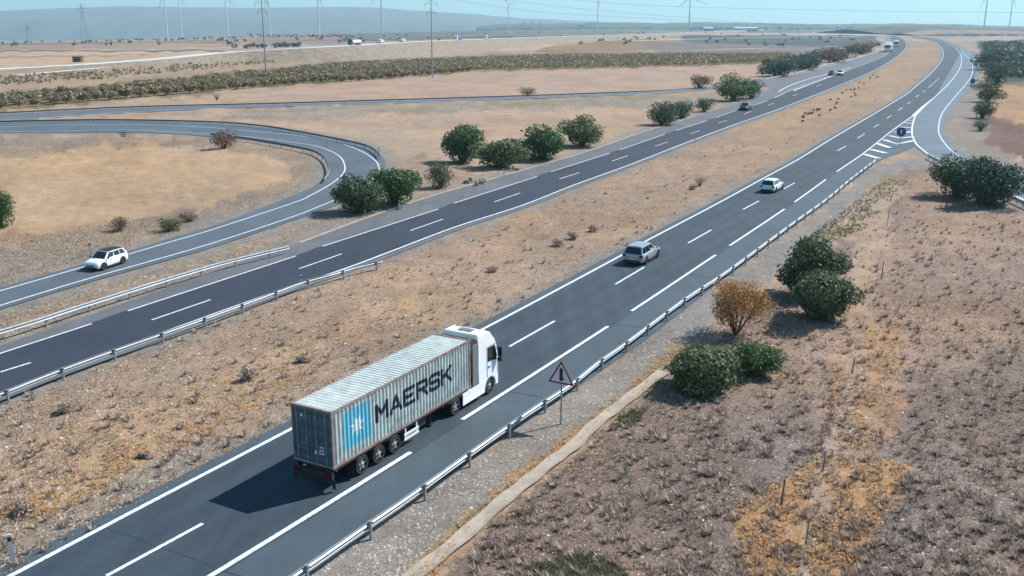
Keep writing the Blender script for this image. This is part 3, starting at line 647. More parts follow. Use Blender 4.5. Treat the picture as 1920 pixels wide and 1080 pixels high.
mass('distant_wood', 'thin dark line of trees along the skyline right of centre', [(1290, 54), (1680, 52), (1680, 56), (1290, 58)], 160, 14, 'dark', 4, k=16)
mass('roadside_hedge', 'dark hedge along the raised far road behind the tanker', [(440, 92), (560, 88), (560, 85.5), (440, 90)], 40, 4, 'dark', 1.2)
mass('scrub_bank', 'scattered low dark bushes on the bank below the raised far road', [(-100, 168), (200, 148), (420, 126), (640, 108), (900, 92), (900, 88), (640, 99), (420, 113), (200, 133), (-100, 150)], 560, 1.1, 'orchard', .4, 'scrub', 14)
mass('roadside_hedge', 'blue grey bushy hedge behind the far guardrail before the lorries', [(1425, 141), (1500, 128), (1560, 113), (1650, 90), (1650, 84), (1560, 100), (1440, 126)], 90, 5, 'haze', 1.0, k=40)
mass('roadside_hedge', 'thin dark hedge line at the edge of the plateau on the far left', [(-60, 82), (200, 77), (420, 71), (640, 65), (640, 66), (420, 72.5), (200, 79), (-60, 84)], 110, 2.6, 'dark', 1.0, k=12)
mass('low_scrub', 'low brown green scrub growing in a broken line up the far reservation', [(1470, 236), (1540, 196), (1640, 140), (1652, 150), (1560, 208), (1500, 238)], 34, .6, 'dry', .22, 'scrub', 20)
mass('distant_scrub', 'patches of low bushes dotted about the far fields', [(-100, 88), (640, 66), (1500, 56), (1640, 76), (1500, 88), (900, 80)], 130, 4, 'haze', 1.4, 'scrub', 14)
# grass tufts, weeds and loose stones
def tufts(name, label, kind, polys, n, K, h0, h1, spread=.5, ymin=120, wd=.018, cat='grass'):
    PXs, PYs = [], []
    for poly, share in polys:
        xs_, ys_ = [p[0] for p in poly], [p[1] for p in poly]; k = int(n*share)
        x = rng.uniform(max(-60, min(xs_)), min(1990, max(xs_)), k*6); y = rng.uniform(max(ymin, min(ys_)), min(1120, max(ys_)), k*6)
        ok = inside(x, y, poly) & (fbm(x/26., y/16., 77) > .40); PXs.append(x[ok][:k]); PYs.append(y[ok][:k])
    x, y = np.concatenate(PXs), np.concatenate(PYs)
    for rp in road_polys+[smooth_px(A_SHOULDER)+smooth_px(A_LEFT)[::-1], smooth_px(RAMP_L)+smooth_px(RAMP_R)[::-1]]:
        ok = ~inside(x, y, rp); x, y = x[ok], y[ok]
    t = -HC/(-sp-(y-540)/FPX*cp); X = (x-960)/FPX*t; Y = (cp-(y-540)/FPX*sp)*t; Z = gz_arr(x, y)
    N_ = len(X); B = np.stack([X, Y, Z], 1); H = rng.uniform(h0, h1, (N_, 1, 1))*rng.uniform(.55, 1.1, (N_, K, 1))
    ang = rng.uniform(0, 2*np.pi, (N_, K, 1)); ln = rng.uniform(.1, 1, (N_, K, 1))*spread
    dirv = np.concatenate([np.cos(ang)*ln, np.sin(ang)*ln, np.ones_like(ang)], 2)*H
    base = B[:, None, :]+np.concatenate([np.cos(ang), np.sin(ang), ang*0], 2)*H*.25*rng.random((N_, K, 1))
    base[..., 2] -= .04
    side = np.concatenate([-np.sin(ang), np.cos(ang), ang*0], 2)*(wd+H*.09)
    V = np.stack([base-side, base+side, base+dirv], 2).reshape(-1, 3)
    F = np.arange(len(V)).reshape(-1, 3)
    tag(new_obj(name, tri_mesh(name, V, F), LEAF[kind]), label, cat, kind='stuff')
MED = [(-100, 800), (530, 560), (980, 400), (1380, 246), (1600, 160), (1690, 112), (1750, 120), (1700, 165), (1490, 293), (1160, 470), (545, 792), (-100, 1140)]
RIGHT = [(880, 1130), (900, 1010), (1060, 880), (1250, 710), (1420, 580), (1560, 460), (1660, 330), (1760, 320), (1990, 440), (1990, 1130)]
GOLD = [(1360, 970), (1440, 900), (1540, 850), (1600, 845), (1720, 880), (1650, 960), (1640, 1010), (1560, 1120), (1430, 1120)]
VERGE = [(740, 1120), (860, 980), (1060, 820), (1290, 630), (1290, 680), (1050, 850), (900, 960), (800, 1100)]
LOOPV = [(-100, 500), (0, 445), (380, 390), (550, 330), (600, 310), (560, 360), (240, 465), (-100, 570)]
LOOPT = [(-100, 256), (400, 262), (540, 285), (420, 285), (-100, 300)]
STRIP = [(-100, 640), (0, 590), (400, 474), (660, 395), (540, 455), (150, 590), (-100, 680)]
FARV = [(420, 205), (1000, 190), (1380, 172), (1300, 206), (1000, 208), (600, 226)]
tufts('dry_grass', 'short straw coloured grass tufts over the dry ground', 'straw', [(MED, .34), (RIGHT, .30), (VERGE, .1), (LOOPV, .09), (STRIP, .08), (LOOPT, .03), (FARV, .05)], 42000, 6, .05, .20)
tufts('golden_grass', 'taller golden grass in patches', 'gold', [(GOLD, .22), (VERGE, .30), ([(0, 960), (130, 880), (430, 750), (640, 650), (560, 720), (260, 880), (60, 980)], .2), ([(1580, 640), (1640, 600), (1700, 640), (1600, 840), (1540, 830)], .05)], 9000, 8, .08, .26)
tufts('brown_scrub', 'dense brown and purplish scrub on the near right slope', 'scrub', [(RIGHT, .72), (MED, .14), (LOOPV, .07), (FARV, .04), (STRIP, .03)], 26000, 8, .06, .20, spread=.9, wd=.010, cat='scrub')
tufts('brown_scrub', 'larger dark brown scrub clumps scattered on the slope and reservation', 'scrub', [(RIGHT, .8), (MED, .2)], 1800, 26, .22, .45, spread=1.1, wd=.008, cat='scrub')
tufts('dry_twigs', 'small dark twiggy debris dotted over the dry verges', 'dry', [(MED, .42), (RIGHT, .2), (LOOPV, .12), (STRIP, .12), (FARV, .08), (LOOPT, .06)], 14000, 5, .05, .18, spread=1.2, wd=.02, cat='twigs')
tufts('green_weeds', 'patch of low green weeds at the bottom edge near the channel', 'green', [([(950, 1125), (990, 1065), (1040, 1040), (1110, 1035), (1170, 1060), (1200, 1130)], .35), ([(1480, 470), (1600, 380), (1660, 335), (1700, 340), (1620, 430), (1530, 470)], .3), ([(1140, 800), (1170, 770), (1210, 762), (1200, 790), (1160, 812)], .05)], 4000, 8, .10, .3, cat='weeds')
def stones(n, polys, m):
    v0 = np.array([[1, 0, -.3], [-.5, .87, -.3], [-.5, -.87, -.3], [.1, .1, .75]]); fc = np.array([[0, 1, 3], [1, 2, 3], [2, 0, 3]])
    XX, YY = [], []
    for poly, share in polys:
        xs_, ys_ = [p[0] for p in poly], [p[1] for p in poly]; k = int(n*share)
        x = rng.uniform(max(-60, min(xs_)), min(1990, max(xs_)), k*6); y = rng.uniform(min(ys_), min(1120, max(ys_)), k*6)
        ok = inside(x, y, poly) & (fbm(x/40., y/22., 99) > .42); XX.append(x[ok][:k]); YY.append(y[ok][:k])
    x, y = np.concatenate(XX), np.concatenate(YY)
    for rp in road_polys+[smooth_px(A_SHOULDER)+smooth_px(A_LEFT)[::-1]]:
        ok = ~inside(x, y, rp); x, y = x[ok], y[ok]
    t = -HC/(-sp-(y-540)/FPX*cp); B = np.stack([(x-960)/FPX*t, (cp-(y-540)/FPX*sp)*t, gz_arr(x, y)], 1); k = len(B)
    s = rng.uniform(.03, .10, (k, 1, 1))*(1+(rng.random((k, 1, 1)) > .97)); a = rng.uniform(0, 6.28, k)
    R_ = np.zeros((k, 3, 3)); R_[:, 0, 0] = np.cos(a); R_[:, 0, 1] = -np.sin(a); R_[:, 1, 0] = np.sin(a); R_[:, 1, 1] = np.cos(a); R_[:, 2, 2] = .8
    V = (np.einsum('kij,vj->kvi', R_, v0)*s+B[:, None]).reshape(-1, 3); F = (fc[None]+4*np.arange(k)[:, None, None]).reshape(-1, 3)
    tag(new_obj('loose_stones', tri_mesh('loose_stones', V, F), m), 'small pale stones and gravel strewn over the verges', 'stones', kind='stuff')
GRAV = [(560, 1090), (1130, 700), (1560, 378), (1640, 315), (1600, 390), (1400, 550), (1160, 730), (960, 890), (800, 1030), (720, 1120)]
stones(17000, [(MED, .42), (GRAV, .28), (RIGHT, .16), (LOOPV, .07), (STRIP, .07)], mat('pale_stone', (.52, .47, .42), .9, col2=(.28, .25, .22), island=1))
rk = MB()
for k in range(16):
    g = G(870+random.random()*40, 338+random.random()*12); s = random.uniform(.15, .45)
    rk.box((g.x-s, g.y-s, -.1), (g.x+s*.8, g.y+s, s*1.1), taper=.6)
tag(rk.build('rock_pile', M['concrete']), 'small heap of pale rocks by the road right of the lone dark bush', 'rocks', kind='stuff')
# dark dry tumbleweeds standing out in the reservation
TW = [(1047, 462, 24, 16, 'at the far side, left of a pair'), (1076, 450, 20, 14, 'at the far side, right of a pair'), (1113, 436, 20, 14, 'beside the far pair'), (466, 712, 30, 24, 'on bare soil level with the lorry roof'), (122, 776, 26, 18, 'left end of the reservation above the golden grass'), (566, 676, 22, 14, 'just behind the container roof'), (45, 968, 44, 26, 'reddish, near the white marker post'), (924, 508, 22, 10, 'low, far side of the reservation'), (1312, 348, 22, 18, 'upper, behind the white estate car'), (1298, 356, 16, 10, 'lower, behind the white estate car'), (270, 858, 18, 12, 'above the edge line at lower left')]
for x, y, a, b, t in TW:
    bush(x, y, a, b, 'scrub', 420, 'dry_bush', 'dry brown weed clump in the reservation, '+t, 'shrub', 'dry weed clumps in the central reservation', size=.06, tn=6, lobes=6)
# ---------------------------------------------------------------- guardrails
PROF = [(0, .43), (.10, .470), (.10, .50), (-.01, .585), (-.01, .60), (.10, .675), (.10, .715), (0, .76)]
def rail(name, label, pts_px, side=1, step=4, m='galv', zt=.75, group='guardrails', double=False):
    """W-beam on posts; side=+1 puts the beam's face right of the traced direction"""
    P = [G(x, y, zt) for x, y in smooth_px(pts_px, 6)]; root = empty(name, (P[0].x, P[0].y, 0)); O = Vector((P[0].x, P[0].y, 0)); tag(root, label, 'guardrail', group)
    L_ = [0]
    for a, b in zip(P[:-1], P[1:]): L_.append(L_[-1]+(b-a).length)
    def at(d):
        i = min(max(np.searchsorted(L_, d)-1, 0), len(P)-2); f = (d-L_[i])/max(L_[i+1]-L_[i], 1e-6); p = P[i].lerp(P[i+1], f)
        t = P[min(i+2, len(P)-1)]-P[max(i-1, 0)]; t.z = 0; t.normalize(); return Vector((p.x, p.y, 0)), t
    n = max(2, int(L_[-1]/1.0 if L_[-1] < 260 else L_[-1]/4)); v = []
    for i in range(n+1):
        p, t = at(L_[-1]*i/n); nn = Vector((t.y, -t.x, 0))*side; p = p-O; lap = 0
        for o_, z in PROF: v.append(p+nn*(o_+.05+lap)+Vector((0, 0, z)))
        if i in (0, n): pass
    k = len(PROF); mb = MB(); mb.add(v, [[k*i+j, k*i+j+1, k*i+k+j+1, k*i+k+j] for i in range(n) for j in range(k-1)]); bo = mb.build('beam', M[m], root)
    sf = bo.modifiers.new('sheet', 'SOLIDIFY'); sf.thickness = .012; sf.offset = -1
    st_ = max(step, L_[-1]/95); first_ = None; d = 0
    while d <= L_[-1]:
        p, t = at(d); a = math.atan2(t.y, t.x); q = p-O
        if first_ is None:
            mb = MB(); s = -side
            mb.box((-.05, -.05+0, -.3), (.05, .05, .78)); mb.box((-.09, min(0, s*-.0)-.02, .50), (.09, .02, .72)) 
            mb.box((-.06, -.13, .72), (.06, .13, .77))
            po = mb.build('post', M['post'], root); first_ = po
        else:
            po = first_.copy(); COL.objects.link(po); po.parent = root
        po.location = q; po.rotation_euler = (0, 0, a); d += st_
    return root
rail('guardrail', 'bright steel guardrail along the near carriageway behind the triangular sign', [(430, 1158), (575, 1061), (686, 984), (785, 916.5), (870, 855.5), (945, 802.6), (1013, 755.7), (1072, 718), (1125.6, 675), (1173, 642), (1283, 560), (1355, 513), (1410.6, 473), (1495, 411), (1550, 372), (1594, 335.6), (1643, 298)], side=-1)
rail('guardrail', 'steel guardrail between far carriageway and reservation at the left', [(-110, 776), (0, 736), (104, 695), (193.6, 662), (283, 631), (361, 604), (435, 577), (505, 551), (567, 528), (626, 512), (670, 499), (718, 488)], side=-1)
rail('guardrail', 'single guardrail between loop road and far carriageway', [(-110, 652), (0, 618), (64, 599), (144, 573), (289, 528), (400, 495), (480, 475), (540, 461)], side=1)
rail('guardrail', 'dark edged guardrail round the outside of the loop road', [(-150, 228), (0, 226), (200, 223), (400, 227), (490, 234), (550, 243), (616, 255), (681, 269), (703, 279), (714, 290)], side=1, m='galv_shaded')
rail('guardrail', 'dark guardrail on the inside of the loop bend', [(395, 250), (470, 259), (550, 273), (588, 282), (610, 297), (616, 318), (607, 334)], side=-1, m='galv_shaded')
rail('guardrail', 'long thin guardrail beside the narrow road crossing the fields', [(-150, 217), (0, 210), (244, 199), (490, 193), (640, 188.5), (940, 179.5), (1207, 170), (1290, 165)], side=1, m='galv_shaded')
rail('guardrail', 'short guardrail at the slip road nose left of the slip road bushes', [(1742, 289), (1760, 298), (1830, 331), (1919, 376), (2040, 428)], side=1, m='galv')
rail('guardrail', 'guardrail on the outer right side of the slip road', [(1857, 302), (1890, 316), (1920, 330), (2040, 383)], side=1, m='galv')
rail('guardrail', 'guardrail on the right of the far end of the merging lane', [(1825, 98), (1833, 110), (1833, 124), (1822, 150)], side=1)
rail('guardrail', 'far guardrail on the outer side of the oncoming carriageway before the lorries', [(1436, 146), (1484, 137.5), (1540, 123), (1600, 109), (1645, 97), (1662, 89)], side=1)
# ---------------------------------------------------------------- signs and marker posts
def frame_at(p, towards=(0, 0)):
    """z-rotation that turns a thing's -Y to look at a ground point"""
    d = Vector((towards[0]-p.x, towards[1]-p.y)); return math.atan2(d.y, d.x)+math.pi/2
g = G(1052, 793); o = empty('warning_sign', g, -YAW); tag(o, 'red bordered triangular merge warning sign on a post behind the near guardrail', 'road sign')
zt = up_at(g, 675); zb = up_at(g, 721); R3 = .72
mb = MB(); mb.box((-.04, -.03, -.3), (.04, .03, zb+.2)); mb.build('post', M['post'], o)
def tri(hw, z0, z1, r=.05):
    pts = []
    for (cx, cz), a0 in (((-hw+r*1.7, z0+r), 150), ((hw-r*1.7, z0+r), 270), ((0, z1-r*2), 30)):
        pts += [(cx+r*math.cos(math.radians(a0+k*30)), cz+r*math.sin(math.radians(a0+k*30))) for k in range(5)]
    return pts
hw = .79
z1, z0 = zt, zt-1.36
mb = MB(); mb.prism(tri(hw, z0, z1), 'y', -.075, -.045); mb.build('sign_panel', M['sign_red'], o)
mb = MB(); mb.prism(tri(hw-.17, z0+.10, z1-.20, .03), 'y', -.081, -.0751); mb.build('sign_face', M['sign_white'], o)
mb = MB(); mb.box((-.10, -.088, z0+.18), (.10, -.0812, z0+.84)); mb.prism([(-.15, z0+.76), (0, z0+.98), (.15, z0+.76)], 'y', -.0875, -.0813)
mb.add([(.06, -.0868, z0+.50), (.22, -.0868, z0+.26), (.14, -.0868, z0+.26), (.06, -.0868, z0+.38)], [[0, 1, 2, 3]]); mb.build('symbol', M['sign_black'], o)
# round blue sign in the gore
g = G(1687, 276); o = empty('direction_sign', g, frame_at(g)); tag(o, 'round blue sign with a white upward arrow standing on the striped gore', 'road sign')
zc = up_at(g, 247); r = 8.5*depth(g)/FPX
mb = MB(); mb.tube((0, 0, -.2), (0, 0, zc), .06); mb.build('post', M['post'], o)
mb = MB(); mb.tube((0, -.06, zc), (0, -.10, zc), r, n=28); mb.build('sign_panel', M['blue_sign'], o)
mb = MB(); mb.box((-.10*r/.8, -.108, zc-.55*r), (.10*r/.8, -.102, zc+.2*r)); mb.prism([(-.36*r, zc+.12*r), (0, zc+.62*r), (.36*r, zc+.12*r)], 'y', -.1075, -.1025); mb.build('arrow', M['sign_white'], o)
g = G(1822, 172); o = empty('direction_sign', g, frame_at(g)); tag(o, 'small blue disc above a small triangular plate on the verge by the merging lane', 'road sign'); k = depth(g)/FPX
zc = up_at(g, 152); mb = MB(); mb.tube((0, 0, -.2), (0, 0, zc), .06); mb.build('post', M['post'], o)
mb = MB(); mb.tube((0, -.06, zc), (0, -.1, zc), 4.5*k, n=20); mb.build('sign_panel', M['blue_sign'], o)
z2 = up_at(g, 163); mb = MB(); mb.prism([(-5*k, z2+3.5*k), (5*k, z2+3.5*k), (0, z2-4*k)], 'y', -.1, -.06); mb.build('yield_plate', M['sign_red'], o)
mb = MB(); mb.prism([(-3*k, z2+2.4*k), (3*k, z2+2.4*k), (0, z2-1.8*k)], 'y', -.108, -.102); mb.build('plate_face', M['sign_white'], o)
g = G(1924, 322); o = empty('direction_sign', g, frame_at(g)); tag(o, 'blue round sign cut by the right picture edge above the slip road', 'road sign'); k = depth(g)/FPX; zc = up_at(g, 294)
mb = MB(); mb.tube((0, 0, -.2), (0, 0, zc), .06); mb.build('post', M['post'], o)
mb = MB(); mb.tube((0, -.06, zc), (0, -.1, zc), 8*k, n=24); mb.build('sign_panel', M['blue_sign'], o)
mp = None
for x, y0, y1, t in [(23, 1050, 1002, 'bottom left corner above the edge line'), (170, 478, 452, 'behind the white car with the black roof'), (566, 536, 516, 'at the reservation guardrail'), (749, 392, 376, 'in front of the bright green bush'), (945, 330, 316, 'below the low spreading shrub'),
                     (710, 290, 272, 'at the end of the loop guardrail'), (181, 246, 233, 'on the loop road edge, far left'), (1160, 314, 302, 'between the far carriageway lines'), (613, 276, 262, 'on the loop bend'), (1303, 268, 258, 'reservation edge of the far carriageway'), (1470, 206, 199, 'last along the far carriageway')]:
    g = G(x, y0); h = min(1.25, max(.9, up_at(g, y1)))
    if mp is None:
        o = empty('marker_post', g); mb = MB(); mb.prism([(-.09, -.045), (.09, -.045), (.06, .06), (-.06, .06)], 'z', -.2, 1.0); mb.build('body', M['sign_white'], o)
        mb = MB(); mb.box((-.07, -.05, .74), (.07, -.047, .90)); mb.build('reflector_band', M['sign_black'], o); mp = o
    else: o = copy_tree(mp); o.location = g
    o.rotation_euler = (0, 0, frame_at(g)); o.scale = (1, 1, h); tag(o, 'slim white roadside marker post '+t, 'marker post', 'roadside marker posts')
# wire fence on the right slope
FPs = [(1663, 425, 385), (1652, 525, 490), (1597, 702, 670), (1542, 880, 846), (1511, 1012, 972), (1490, 1125, 1080)]
o = empty('wire_fence', G(1597, 702)); tag(o, 'thin wire fence with leaning wooden stakes down the near right slope', 'fence'); O = o.location.copy(); tops = []
for x, y0, y1 in FPs:
    g = G(x, y0); h = min(1.7, up_at(g, y1)); top = g+Vector((.06, 0, h)); tops.append((g, top)); mb = MB(); mb.tube(g-O-Vector((0, 0, .3)), top-O, .05, .04, 6); mb.build('fence_post', M['wood'], o)
mb = MB()
for f in (.4, .75, .97):
    for (a, b), (c, d) in zip(tops[:-1], tops[1:]):
        p, q = a.lerp(b, f)-O, c.lerp(d, f)-O; mid = (p+q)/2-Vector((0, 0, .1)); mb.tube(p, mid, .006, n=4); mb.tube(mid, q, .006, n=4)
mb.build('wire', M['wire'], o)
g = G(1464, 945); o = empty('stake', g); tag(o, 'dark leaning wooden stake in the golden grass left of the wire fence', 'stake'); mb = MB(); mb.tube((0, 0, -.3), (.1, 0, 1.2), .05, .04, 7); mb.tube((.1, 0, 1.2), (.12, 0, 1.27), .045, .015, 7); mb.build('body', M['wood'], o)
# ---------------------------------------------------------------- wheels
def wheel(root, x, y, r, wd, side, rimmat='rim', dish=.0, n=24):
    """tyre with shaped shoulders, and its rim as a sub-part; side=-1 faces local -y"""
    prof = [(r*.60, 0), (r*.66, .02), (r*.93, .0), (r, .04), (r, wd-.04), (r*.93, wd), (r*.6, wd)]
    v = []
    for k in range(n):
        a = 2*math.pi*k/n
        for rr, d in prof: v.append((x+rr*math.cos(a), y+side*(0-d), r+rr*math.sin(a)))
    q = len(prof); mb = MB(); mb.add(v, [[k*q+j, k*q+j+1, ((k+1) % n)*q+j+1, ((k+1) % n)*q+j] for k in range(n) for j in range(q-1)])
    t = mb.build('wheel', M['rubber'], root)
    mb = MB(); yo = y-side*.035; c = [(x, yo+side*.02, r)]; v = []
    mb.tube((x, y-side*.10, r), (x, y-side*.09, r), r*.62, n=20)
    for k in range(5):
        a = 2*math.pi*k/5+.3; ca, sa = math.cos(a), math.sin(a); wv = r*.13
        mb.add([(x+ca*r*.12-sa*wv, yo, r+sa*r*.12+ca*wv), (x+ca*r*.12+sa*wv, yo, r+sa*r*.12-ca*wv), (x+ca*r*.60+sa*wv*.8, yo, r+sa*r*.60-ca*wv*.8), (x+ca*r*.60-sa*wv*.8, yo, r+sa*r*.60+ca*wv*.8)], [[0, 1, 2, 3]])
    mb.tube((x, yo-side*.03, r), (x, yo+side*.015, r), r*.17, n=12)
    if dish: mb.tube((x, yo, r), (x, yo+side*dish, r), r*.22, r*.15, n=12)
    mb.build('rim', M[rimmat], t); return t
# ---------------------------------------------------------------- cars
def car(name, L_, W, H, paint, roofpaint, style, rr=.33, clad=False):
    """style: 'hatch' upright tail, 'estate' long roof, 'saloon' stepped tail. +x is forward"""
    root = empty(name); h = W/2; gc = .20; bl = H*.60 if style != 'suv' else H*.60
    # lower body: stations (x, half width, belt z, centre top z, sill z)
    if style == 'saloon': ST = [(-.5, .78, .50, .52, .30), (-.49, .90, .60, .62, .24), (-.44, .97, .64, .67, .2), (-.30, 1, .63, .68, .2), (0, 1, .61, .64, .2), (.24, 1, .60, .63, .2), (.36, .985, .565, .62, .2), (.45, .93, .50, .56, .2), (.49, .82, .43, .46, .22), (.5, .70, .36, .38, .26)]
    else: ST = [(-.5, .80, .54, .56, .30), (-.492, .92, .61, .63, .24), (-.46, .985, .63, .66, .2), (-.30, 1, .62, .65, .2), (0, 1, .61, .64, .2), (.22, 1, .60, .63, .2), (.33, .985, .575, .635, .2), (.43, .95, .53, .585, .2), (.485, .85, .45, .49, .22), (.5, .72, .36, .38, .26)]
    v = []
    for x, w_, b_, t_, s_ in ST:
        x *= L_; ww = h*w_; b_ *= H; t_ *= H; s_ *= 1.0
        half = [(0, s_-.02), (ww*.86, s_-.02), (ww*.97, s_+.07), (ww, s_+(b_-s_)*.45), (ww*.985, s_+(b_-s_)*.78), (ww*.94, b_), (ww*.72, (b_+t_)/2+.01), (0, t_)]
        v += [(x, y, z) for y, z in half]+[(x, -y, z) for y, z in half[-2:0:-1]]
    k = 14; mb = MB(); n = len(ST)
    mb.add(v, [[i*k+j, i*k+(j+1) % k, (i+1)*k+(j+1) % k, (i+1)*k+j] for i in range(n-1) for j in range(k)]+[list(range(k)), list(range((n-1)*k, n*k))[::-1]])
    body = mb.build('body', M[paint], root, smooth=True, subsurf=1)
    # cabin
    rz = H; cw = h*.90; rw = h*.70
    CB = {'hatch': [(-.485, .60, 0), (-.40, 1, 1), (-.10, 1, 1), (.06, .985, 1), (.24, .62, 0)], 'suv': [(-.485, .60, 0), (-.385, .975, 1), (-.10, 1, 1), (.08, .985, 1), (.25, .62, 0)],
          'estate': [(-.488, .60, 0), (-.43, .965, 1), (-.12, 1, 1), (.07, .985, 1), (.25, .61, 0)], 'saloon': [(-.40, .62, 0), (-.24, .965, 1), (-.08, 1, 1), (.07, .985, 1), (.25, .61, 0)]}[style]
    st = []
    for x, z, up in CB: st.append((x*L_, z*H, up))
    xb0, xb1 = st[0][0], st[-1][0]; bz = H*.605
    B = lambda x, sgn: Vector((x, sgn*cw*(1 if x < .1*L_ else .97), bz-.02)); T = lambda x, z, sgn: Vector((x, sgn*rw, z))
    xr0, xr1 = st[1][0], st[3][0]; mb = MB(); nr = 5; v = []
    zc = lambda x: np.interp(x, [s[0] for s in st[1:4]], [s[1] for s in st[1:4]])
    rxs = [xr0+(xr1-xr0)*i/nr for i in range(nr+1)]; bxs = [xb0+(xb1-xb0)*i/nr for i in range(nr+1)]
    for bx, rx in zip(bxs, rxs):
        z = zc(rx); v += [B(bx, 1), T(rx, z-.05, 1), Vector((rx, rw*.75, z-.004)), Vector((rx, 0, z+.02)), Vector((rx, -rw*.75, z-.004)), T(rx, z-.05, -1), B(bx, -1)]
    mb.add(v, [[7*i+j, 7*i+j+1, 7*i+8+j, 7*i+7+j] for i in range(nr) for j in range(6)]+[[0, 1, 2, 3, 4, 5, 6], [7*nr+j for j in range(6, -1, -1)]])
    cab_ = mb.build('cabin', M[paint], root)
    mb = MB(); mb.add([Vector((p.x, p.y*1.01, p.z+.012)) for i in range(nr+1) for p in v[7*i+1:7*i+6]], [[5*i+j, 5*i+j+1, 5*i+6+j, 5*i+5+j] for i in range(nr) for j in range(4)])
    mb.build('roof', M[roofpaint], root, smooth=True)
    def pane(nm, q, push, u0, u1, v0, v1):
        a, b, c, d = q; e = lambda u, w_: a.lerp(b, u).lerp(d.lerp(c, u), w_)
        p = [e(u0, v0)+push, e(u1, v0)+push, e(u1, v1)+push, e(u0, v1)+push]; m_ = MB(); m_.add(p, [[0, 1, 2, 3]]); m_.build(nm, M['glass'], root)
    pane('rear_window', (B(xb0, 1), B(xb0, -1), T(xr0, st[1][1]-.03, -1), T(xr0, st[1][1]-.03, 1)), Vector((-.02, 0, .006)), .07, .93, .12, .90)
    pane('windscreen', (B(xb1, 1), B(xb1, -1), T(xr1, st[3][1]-.03, -1), T(xr1, st[3][1]-.03, 1)), Vector((.02, 0, .01)), .05, .95, .06, .94)
    for sg in (1, -1):
        for u0, u1 in ((.07, .30), (.325, .62), (.645, .93)): pane('side_window', (B(xb0, sg), B(xb1, sg), T(xr1, st[3][1]-.05, sg), T(xr0, st[1][1]-.05, sg)), Vector((0, sg*.012, .004)), u0, u1, .13, .90)
    # wheels with dark arches
    for x in (-.29*L_, .315*L_):
        for sg in (1, -1):
            mb = MB(); n_ = 20; yy = sg*(h+.004); pts = [(x+(rr+.07)*math.cos(math.pi*q/n_), (rr+(rr+.07)*math.sin(math.pi*q/n_))) for q in range(n_+1)]+[(x-rr-.07, gc-.01), (x+rr+.07, gc-.01)]
            mb.prism([(a, b) for a, b in pts], 'y', sg*(h-.14), yy); mb.build('wheel_arch', M['black'], root)
            wheel(root, x, sg*(h+.015), rr, .22, sg)
    mb = MB(); 
    for sg in (1, -1): mb.box((-.17*L_, sg*(h-.02)-.02, gc-.03), (.2*L_, sg*(h-.02)+.03, gc+.09))
    mb.build('sill', M['black'], root)
    mb = MB(); mb.box((-.5*L_-.025, -h*.80, gc+.02), (-.485*L_, h*.80, gc+.24)); mb.build('rear_bumper', M['black'], root, bevel=.02)
    mb = MB(); mb.box((.483*L_, -h*.74, gc+.02), (.5*L_+.02, h*.74, gc+.20)); mb.build('front_bumper', M['black'], root, bevel=.02)
    mb = MB(); mb.box((.49*L_, -h*.45, gc+.25), (.5*L_+.015, h*.45, gc+.38)); mb.build('grille', M['black'], root)
    for sg in (1, -1):
        mb = MB(); mb.box((-.5*L_-.015, sg*h*.78-.17, bl-.22), (-.47*L_, sg*h*.78+.13, bl-.02)); mb.build('tail_light', M['red'], root, bevel=.02)
        mb = MB(); mb.box((.455*L_, sg*h*.70-.16, gc+.36), (.494*L_, sg*h*.70+.15, gc+.48)); mb.build('headlight', M['lamp'], root, bevel=.02)
        mb = MB(); mb.box((.17*L_, sg*h*1.0-.02 if sg > 0 else -h*1.0-.17, bl+.02), (.21*L_, sg*h*1.0+.17 if sg > 0 else -h*1.0+.02, bl+.15)); mb.build('mirror', M['black' if clad else paint], root, bevel=.03)
    mb = MB(); mb.box((-.5*L_-.022, -.26, gc+.30), (-.5*L_-.012, .26, gc+.41)); mb.build('number_plate', M['plate'], root)
    mb = MB()
    for a, b in ((.0, .0),):
        for sg in (1, -1): mb.box((-.12*L_, sg*(h+.002)-.006, bl-.14), (-.07*L_, sg*(h+.002)+.012, bl-.11)); mb.box((.06*L_, sg*(h+.002)-.006, bl-.15), (.11*L_, sg*(h+.002)+.012, bl-.12))
    mb.build('door_handle', M['black'], root)
    if style in ('estate', 'suv'):
        mb = MB()
        for sg in (1, -1): mb.tube((-.36*L_, sg*rw*.9, H+.03), (.02*L_, sg*rw*.9, H+.035), .018)
        mb.build('roof_rail', M['black'], root)
    return root
RZ = math.atan2(HD.y, HD.x)
def place_car(o, x, y, rz, sc, label, cat='car', group='cars on the motorway'):
    o.location = G(x, y, .012); o.rotation_euler = (0, 0, rz); o.scale = (sc, sc, sc); return tag(o, label, cat, group)
def head_px(a, b):
    p, q = G(*a), G(*b); return math.atan2(q.y-p.y, q.x-p.x)
hA = head_px((1155, 520), (1270, 452))
place_car(car('car', 4.5, 1.86, 1.50, 'silver', 'silver', 'hatch'), 1203, 487, hA, 1.12, 'silver estate car seen from behind, nearest car ahead of the container lorry')
place_car(car('car', 4.5, 1.86, 1.50, 'white', 'white', 'hatch'), 1447, 357, head_px((1393, 393), (1490, 343)), 1.08, 'white car seen from behind beside the lane dashes, farther ahead than the silver one')
place_car(car('car', 4.3, 1.83, 1.58, 'white', 'black', 'suv', rr=.35, clad=True), 200, 499, head_px((278, 470), (122, 522)), .96, 'white car with black roof driving toward the left on the loop road')
dk = car('car', 4.5, 1.82, 1.46, 'darkcar', 'darkcar', 'saloon')
place_car(dk, 1397, 206, head_px((1440, 193), (1363, 220)), 1.25, 'dark oncoming car alone on the far carriageway near the pointed tree')
c = copy_tree(dk); place_car(c, 1559, 141, head_px((1590, 131), (1530, 153)), 1.35, 'dark oncoming car directly left of the small white one by the far chevrons')
